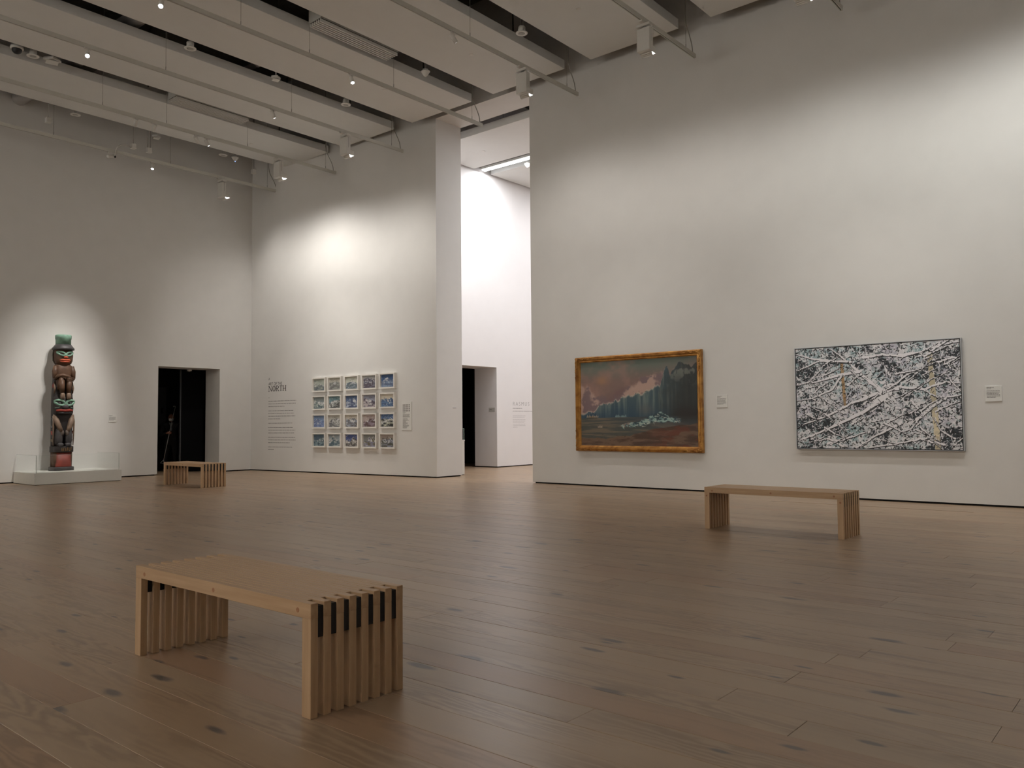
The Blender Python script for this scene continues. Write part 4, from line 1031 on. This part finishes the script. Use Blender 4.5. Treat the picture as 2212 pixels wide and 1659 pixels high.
def paintwood(name, rgb, r=.55): return pmat(name, rgb, r, noise=.28, nscale=9, bump=.25)
brown_t = paintwood('worn_brown_wood', (.105, .052, .028)); dark_t = paintwood('dark_painted_wood', (.022, .017, .017)); green_t = paintwood('verdigris_paint', (.20, .35, .265))
red_t = paintwood('red_paint', (.36, .045, .03)); orange_t = paintwood('orange_red_paint', (.55, .10, .04)); tan_t = paintwood('bare_tan_wood', (.19, .125, .085)); greyblue_t = paintwood('grey_blue_paint', (.24, .25, .26)); pale_t = paintwood('pale_bone_paint', (.35, .30, .2)); slate_t = paintwood('slate_paint', (.055, .05, .052)); deepred_t = paintwood('brick_red_paint', (.22, .035, .022))
tp = thing('carved_pole', 'tall carved and painted wooden pole with green top hat figure', 'carved pole', (-19.36, 7.462, .25), (0, 0, R(-3)))
def sec(hy, f, bk_, z, n=28, e=.55, cx=0, cy=0):
    """rounded D section: f front reach (+x), bk_ back reach"""
    ring = []
    for j in range(n):
        a = 2*math.pi*j/n; c, s_ = math.cos(a), math.sin(a)
        X = (f if c > 0 else bk_)*math.copysign(abs(c)**e, c); Y_ = hy*math.copysign(abs(s_)**e, s_); ring.append((X+cx, Y_+cy, z))
    return ring
def loftz(L__, **k):
    return MB().loft([sec(*a) if len(a) == 4 else sec(a[0], a[1], a[2], a[3], cx=a[4]) for a in L__], True, True)
def P(name, mb, m): return obj(name, mb, m, tp)
P('foot_block', loftz([(.235, .21, .19, 0), (.235, .21, .19, .065), (.228, .205, .185, .08)]), slate_t)
P('lower_drum', loftz([(.195, .165, .17, .08), (.198, .17, .17, .24), (.20, .17, .17, .41)]), brown_t)
P('red_panel', MB().loft([[(math.cos(a)**.55*.176 if math.cos(a) > 0 else 0, .186*math.copysign(abs(math.sin(a))**.55, math.sin(a)), z) for a in np.linspace(-1.2, 1.2, 14)] for z in (.085, .39)]+[[(.12, .15*s_, .39) for s_ in np.linspace(-1, 1, 14)]], False, True, False), deepred_t)
P('lettered_band', loftz([(.215, .195, .185, .405), (.218, .20, .185, .42), (.218, .20, .185, .52), (.212, .192, .185, .532)]), dark_t)
mb = MB()
for k, s_ in enumerate(('C', 'H', 'I', 'E', 'F', 'L')): pass
gx = .2035; yy = -.06
for k in range(6):  # worn, unreadable carved letters
    y0 = yy+k*.036
    mb.box(gx, gx+.006, y0, y0+.007, .43, .50); mb.box(gx, gx+.006, y0, y0+.024, .49 if k % 2 else .43, .50 if k % 2 else .44)
    if k % 3 != 1: mb.box(gx, gx+.006, y0, y0+.02, .462, .471)
P('carved_lettering', mb, paintwood('tan_letters', (.30, .17, .06)))
P('trunk', loftz([(.197, .10, .185, .53), (.20, .12, .19, .9), (.20, .13, .19, 1.2), (.20, .12, .19, 1.6), (.195, .10, .185, 1.75), (.18, .08, .18, 2.05)]), dark_t)
# lower animal: legs, paws
for s_ in (-1, 1):
    P('hind_leg', MB().ell((.10, s_*.095, .74), (.10, .078, .20), 18, 12, .75), slate_t)
    P('hind_paw', MB().ell((.155, s_*.075, .565), (.075, .062, .045), 16, 8, .7), slate_t)
    P('forearm', MB().tube([(.06, s_*.17, 1.2), (.12, s_*.155, 1.1), (.165, s_*.10, .95), (.175, s_*.06, .85)], [.05, .062, .05, .038], 12), tan_t)
    P('fore_paw', MB().ell((.18, s_*.052, .83), (.035, .04, .06), 12, 8, .8), paintwood('grey_tan_wood', (.15, .115, .095)))
    P('flank_ridge', MB().tube([(.10, s_*.20, 1.23), (.12, s_*.208, 1.08), (.11, s_*.208, .85), (.10, s_*.203, .55)], [.012, .02, .018, .010], 8), tan_t)
sd = -1
P('painted_oval', MB().tube([(.0+.052*math.cos(a), sd*.203, 1.05+.105*math.sin(a)) for a in np.linspace(0, 2*math.pi, 25)], .010, 6), greyblue_t)
P('painted_oval', MB().tube([(.0+.052*math.cos(a), .203, 1.05+.105*math.sin(a)) for a in np.linspace(0, 2*math.pi, 25)], .010, 6), greyblue_t)
for s_ in (-1, 1):
    yv = s_*.199
    P('red_crescent', MB().prism([(-.055, .865), (.075, .875), (.06, .815), (.03, .785), (-.01, .785), (-.04, .82)], 'Y', yv-.006, yv+.006), red_t)
    P('claw_mark', MB().prism([(-.05, .69), (-.03, .69), (-.028, .63), (-.042, .64)], 'Y', yv-.005, yv+.005).prism([(.02, .69), (.035, .66), (.055, .69), (.05, .63), (.03, .625)], 'Y', yv-.005, yv+.005), pale_t)
# lower head
P('lower_head', MB().loft([sec(*a, e=.75) for a in [(.17, .10, .16, 1.20), (.205, .19, .19, 1.26), (.212, .205, .19, 1.36), (.212, .20, .19, 1.48), (.208, .175, .19, 1.58), (.19, .14, .18, 1.66), (.15, .09, .15, 1.70)]], True, True), dark_t)
def mask(zc, hw, hz, xf, r_, m, drop=.05):
    """two linked eye loops following the curved face"""
    for s_ in (-1, 1):
        pts = []
        for a in np.linspace(0, 2*math.pi, 26):
            y = s_*(hw*.52+hw*.44*math.cos(a)); z = zc+hz*math.sin(a)*(1-.25*math.cos(a))-drop*abs(y)/hw*.4
            x = xf*(1-.42*(abs(y)/hw)**2.4); pts.append((x, y, z))
        P('eye_band', MB().tube(pts, r_, 8), m)
mask(1.465, .205, .052, .207, .026, green_t, -.13)
P('brow_bridge', MB().ell((.20, 0, 1.465), (.03, .06, .034), 12, 8), green_t)
for s_ in (-1, 1):
    P('eye', MB().ell((.172, s_*.108, 1.475), (.036, .04, .030), 14, 8), slate_t)
    P('cheek_stroke', MB().tube([(.185, s_*.06, 1.43), (.178, s_*.12, 1.39), (.13, s_*.19, 1.375)], [.010, .014, .008], 8), green_t)
P('snout', MB().ell((.20, .0, 1.40), (.05, .07, .055), 16, 10, .8), slate_t)
P('mouth', MB().tube([(.15, -.165, 1.318), (.195, -.09, 1.325), (.212, 0, 1.318), (.195, .09, 1.325), (.15, .165, 1.318)], [.016, .028, .026, .028, .016], 10), red_t)
P('chin', MB().ell((.165, 0, 1.262), (.055, .15, .034), 18, 8), dark_t)
for s_ in (-1, 1):
    P('ear_panel', MB().prism([(-.06, 1.70), (.06, 1.70), (.075, 1.82), (.02, 1.93), (-.05, 1.88)], 'Y', s_*.178-.012, s_*.178+.012), red_t)
    P('ear_rim', MB().tube([(.075, s_*.185, 1.70), (.10, s_*.188, 1.82), (.05, s_*.186, 1.96)], [.014, .02, .01], 8), tan_t)
# seated figure
P('torso', MB().loft([sec(*a, e=.8) for a in [(.165, .10, .17, 1.72), (.17, .13, .17, 1.9), (.175, .145, .175, 2.1), (.185, .15, .175, 2.22), (.18, .13, .17, 2.31), (.13, .10, .13, 2.36)]], True, True), brown_t)
for s_ in (-1, 1):
    P('upper_arm', MB().tube([(.06, s_*.165, 2.30), (.075, s_*.185, 2.18), (.085, s_*.185, 2.03)], [.045, .056, .048], 12), brown_t)
    P('thigh', MB().tube([(.10, s_*.085, 1.78), (.165, s_*.078, 1.92), (.15, s_*.075, 2.05)], [.055, .066, .045], 12), brown_t)
    P('shin', MB().tube([(.18, s_*.075, 1.98), (.195, s_*.07, 1.85), (.185, s_*.068, 1.70)], [.055, .055, .048], 12), brown_t)
    P('foot', MB().ell((.205, s_*.062, 1.635), (.05, .048, .075), 14, 10, .7), tan_t)
P('forearm_band', MB().tube([(.09, -.19, 2.0), (.15, -.15, 2.075), (.20, -.06, 2.10), (.215, .04, 2.075), (.20, .10, 2.05)], [.034, .036, .032, .03, .026], 12), brown_t)
P('forearm_band', MB().tube([(.09, .19, 2.02), (.16, .16, 2.02), (.20, .10, 2.0)], [.034, .036, .03], 12), brown_t)
for k in range(4): P('finger', MB().tube([(.225, .02, 2.045-k*.024), (.232, .08, 2.042-k*.024), (.205, .15, 2.04-k*.024)], .012, 8), brown_t)
# head, face and hat
P('upper_head', MB().loft([sec(*a, e=.78) for a in [(.12, .10, .14, 2.33), (.165, .15, .165, 2.37), (.185, .17, .18, 2.46), (.19, .165, .185, 2.58), (.18, .15, .18, 2.68)]], True, True), brown_t)
P('hair', MB().loft([sec(*a, e=.8) for a in [(.14, -.02, .17, 2.34), (.20, -.02, .205, 2.42), (.212, -.01, .212, 2.54), (.205, 0, .205, 2.64), (.18, 0, .18, 2.68)]], True, True), paintwood('weathered_hair', (.13, .115, .095)))
mask(2.55, .165, .036, .18, .022, green_t, -.13)
P('nose_bridge', MB().ell((.185, 0, 2.545), (.022, .03, .04), 12, 8), green_t)
P('nose', MB().ell((.19, 0, 2.495), (.032, .048, .025), 12, 8), orange_t)
P('lips', MB().tube([(.13, -.105, 2.43), (.172, -.06, 2.437), (.188, 0, 2.433), (.172, .06, 2.437), (.13, .105, 2.43)], [.014, .022, .02, .022, .014], 10), orange_t)
P('lips', MB().tube([(.13, -.10, 2.405), (.17, -.05, 2.398), (.182, 0, 2.396), (.17, .05, 2.398), (.13, .10, 2.405)], [.010, .015, .015, .015, .010], 10), orange_t)
for s_ in (-1, 1): P('eye', MB().ell((.150, s_*.088, 2.56), (.030, .032, .02), 14, 8), dark_t)
P('hat_brim', MB().loft([sec(*a, e=.9) for a in [(.175, .19, .17, 2.655), (.218, .235, .20, 2.668), (.218, .235, .20, 2.70), (.155, .17, .16, 2.785)]], True, True), slate_t)
P('hat_crown', MB().loft([sec(*a, e=.9) for a in [(.150, .165, .155, 2.78), (.152, .167, .157, 2.90), (.158, .172, .16, 2.905), (.162, .175, .165, 2.985), (.15, .165, .15, 3.0)]], True, True), green_t)

# ------------------------------------------------------------------ person in the doorway
cloth_m = pmat('black_suit', (.012, .012, .014), .8, noise=.2); skin_m = pmat('skin', (.36, .17, .12), .55, noise=.06); shirt_m = pmat('grey_shirt', (.16, .17, .18), .8, noise=.05)
tie_m = pmat('patterned_tie', (.16, .2, .23), .6, noise=.4, nscale=60); mask_m = pmat('face_mask_cloth', (.85, .88, .86), .8, noise=.03); hair_m = pmat('grey_hair', (.1, .09, .08), .8, noise=.2)
shoe_m = pmat('black_shoe', (.01, .01, .01), .35, noise=.1)
KS = 1.53/1.75
pz = thing('person', 'person in a dark suit and white face mask standing in the left doorway', 'person', (-21.2, 10.93, 0), (0, 0, R(-28)))
# local frame: person faces +X
def skin_body(name, joints, edges_, mat, sub=2):
    me = bpy.data.meshes.new(name); me.from_pydata([Vector(j[0])*KS for j in joints], edges_, []); me.materials.append(mat)
    o = bpy.data.objects.new(name, me); COL.objects.link(o)
    m = o.modifiers.new('skin', 'SKIN'); m.use_smooth_shade = True
    o.modifiers.new('sub', 'SUBSURF').levels = sub; o.modifiers['sub'].render_levels = sub
    for i, j in enumerate(joints):
        r_ = j[1] if isinstance(j[1], tuple) else (j[1], j[1])
        me.skin_vertices[0].data[i].radius = (r_[0]*KS, r_[1]*KS)
    me.skin_vertices[0].data[0].use_root = True
    bpy.context.view_layer.update()
    ev = bpy.data.meshes.new_from_object(o.evaluated_get(bpy.context.evaluated_depsgraph_get()))
    o.modifiers.clear(); o.data = ev
    return o
J = [((0, 0, .96), (.125, .165)), ((0, 0, 1.12), (.12, .16)), ((.0, 0, 1.30), (.125, .185)), ((0, 0, 1.42), (.10, .165)), ((.0, 0, 1.50), .062), ((.015, 0, 1.56), .055),
     # right arm (image left, -y): raised forearm holding the pole
     ((0, -.19, 1.41), .065), ((-.03, -.27, 1.22), .058), ((.0, -.30, 1.10), .052), ((.13, -.22, 1.14), .045), ((.22, -.13, 1.17), .036),
     # left arm hanging
     ((0, .19, 1.41), .065), ((0, .255, 1.22), .056), ((.0, .27, 1.10), .05), ((.02, .27, .90), .042), ((.03, .27, .79), .034),
     # legs
     ((0, -.10, .86), .105), ((0, -.12, .55), .078), ((0, -.13, .48), .07), ((-.01, -.14, .10), .055),
     ((0, .10, .86), .105), ((.02, .12, .55), .078), ((.02, .12, .48), .07), ((.01, .13, .10), .055)]
E_ = [(0, 1), (1, 2), (2, 3), (3, 4), (4, 5), (3, 6), (6, 7), (7, 8), (8, 9), (9, 10), (3, 11), (11, 12), (12, 13), (13, 14), (14, 15), (0, 16), (16, 17), (17, 18), (18, 19), (0, 20), (20, 21), (21, 22), (22, 23)]
body = skin_body('body', J, E_, cloth_m); body.parent = pz
def Q(name, mb, m, parent=pz): 
    mb.v = [(x*KS, y*KS, z*KS) for x, y, z in mb.v]; return obj(name, mb, m, parent)
hd = MB().ell((.02, 0, 1.635), (.098, .078, .118), 22, 16); hd.ell((.03, 0, 1.575), (.075, .06, .065), 16, 10); hd.tube([(.0, 0, 1.47), (.01, 0, 1.56)], [.058, .052], 14)
for s_ in (-1, 1): hd.ell((.01, s_*.080, 1.625), (.018, .012, .032), 10, 8)
hd.ell((.115, 0, 1.62), (.018, .013, .025), 10, 8)
head_o = Q('head', hd, skin_m)
for s_ in (-1, 1): Q('eye', MB().ell((.104, s_*.032, 1.652), (.012, .016, .008), 10, 6), ink_m, head_o)
Q('hair', MB().ell((-.012, 0, 1.665), (.092, .083, .098), 20, 12), hair_m, head_o)
mk = MB().ell((.062, 0, 1.583), (.068, .074, .052), 20, 12, .85)
mko = Q('face_mask', mk, mask_m, head_o)
for s_ in (-1, 1): Q('ear_loop', MB().tube([(.08, s_*.066, 1.61), (.03, s_*.082, 1.625), (.005, s_*.083, 1.63)], .003, 6), mask_m, head_o)
Q('shirt', MB().prism([(-.045, 1.47), (.045, 1.47), (.0, 1.22)], 'X', .10, .135), shirt_m)
Q('tie', MB().prism([(-.018, 1.45), (.018, 1.45), (.026, 1.26), (0, 1.22), (-.026, 1.26)], 'X', .134, .146), tie_m)
Q('collar', MB().prism([(-.06, 1.50), (-.01, 1.46), (-.05, 1.42)], 'X', .07, .13).prism([(.06, 1.50), (.01, 1.46), (.05, 1.42)], 'X', .07, .13), shirt_m)
def hand(name, base, fdir, side, palm_n, curl):
    """palm plus four fingers and a thumb; fdir = finger direction, side = towards the thumb, palm_n = palm normal"""
    f = Vector(fdir).normalized(); s_ = Vector(side).normalized(); n = Vector(palm_n).normalized(); b0 = Vector(base); mb = MB()
    mb.tube([b0-f*.03, b0, b0+f*.045, b0+f*.08], [.024, .03, .036, .030], 12)
    for k, (off, ln) in enumerate(((.028, .07), (.010, .078), (-.010, .072), (-.028, .058))):
        p = b0+f*.075+s_*off; pts = [p-f*.02, p]; d = f.copy()
        for q in range(3):
            d = (d*math.cos(curl)+n*math.sin(curl)).normalized(); nn = n; pts.append(pts[-1]+d*ln/3)
        mb.tube(pts, [.010, .010, .009, .0085, .007], 8)
    p = b0+s_*.03+f*.01; mb.tube([p, p+(s_*.6+f*.6+n*.3)*.03, p+(s_*.4+f*.8+n*.8)*.055], [.012, .011, .008], 8)
    return Q(name, mb, skin_m)
hand('hand', (.245, -.11, 1.165), (.35, .75, .1), (0, -.1, 1), (-.8, .5, 0), .75)
hand('hand', (.03, .272, .77), (.05, 0, -1), (1, 0, 0), (0, -1, 0), .22)
for s_, x_ in ((-1, 0), (1, .02)): Q('shoe', MB().ell((x_+.06, s_*.135, .045), (.14, .05, .045), 16, 8, .8), shoe_m)
# pole: passes through the raised hand; built in world space
def unproj(px, py, X):
    d = r2*(px-1106)/F-u2*(py-829.5)/F+fw; t_ = (X-CAM[0])/d[0]; return CAM+t_*d
Xp = -21.01
A_ = unproj(378.6, 879.5, Xp); Bp = unproj(353.5, 993.5, Xp)
pole_o = thing('litter_picker_pole', 'thin grey pole with hooked top and wire triangle foot, held by the person', 'pole', tuple(Bp))
T_ = [tuple(np.array(unproj(px, py, Xp))-Bp) for px, py in ((374.5, 878.5), (376, 877.2), (378.3, 877.5), (378.6, 880), (373.5, 900), (363.5, 946), (353.5, 993.5))]
metal_m = pmat('dull_metal', (.42, .42, .41), .4, noise=.05)
obj('shaft', MB().tube(T_[3:], .0085, 8), metal_m, pole_o); obj('hook', MB().tube(T_[:4], .009, 8), metal_m, pole_o)
tri = [tuple(np.array(unproj(px, py, Xp))-Bp) for px, py in ((353.5, 993.5), (346.2, 1000.2), (354.5, 1001.5), (353.5, 993.5))]
obj('triangle_foot', MB().tube(tri, .008, 8), metal_m, pole_o)
print('person hand check', project(tuple(Bp)))
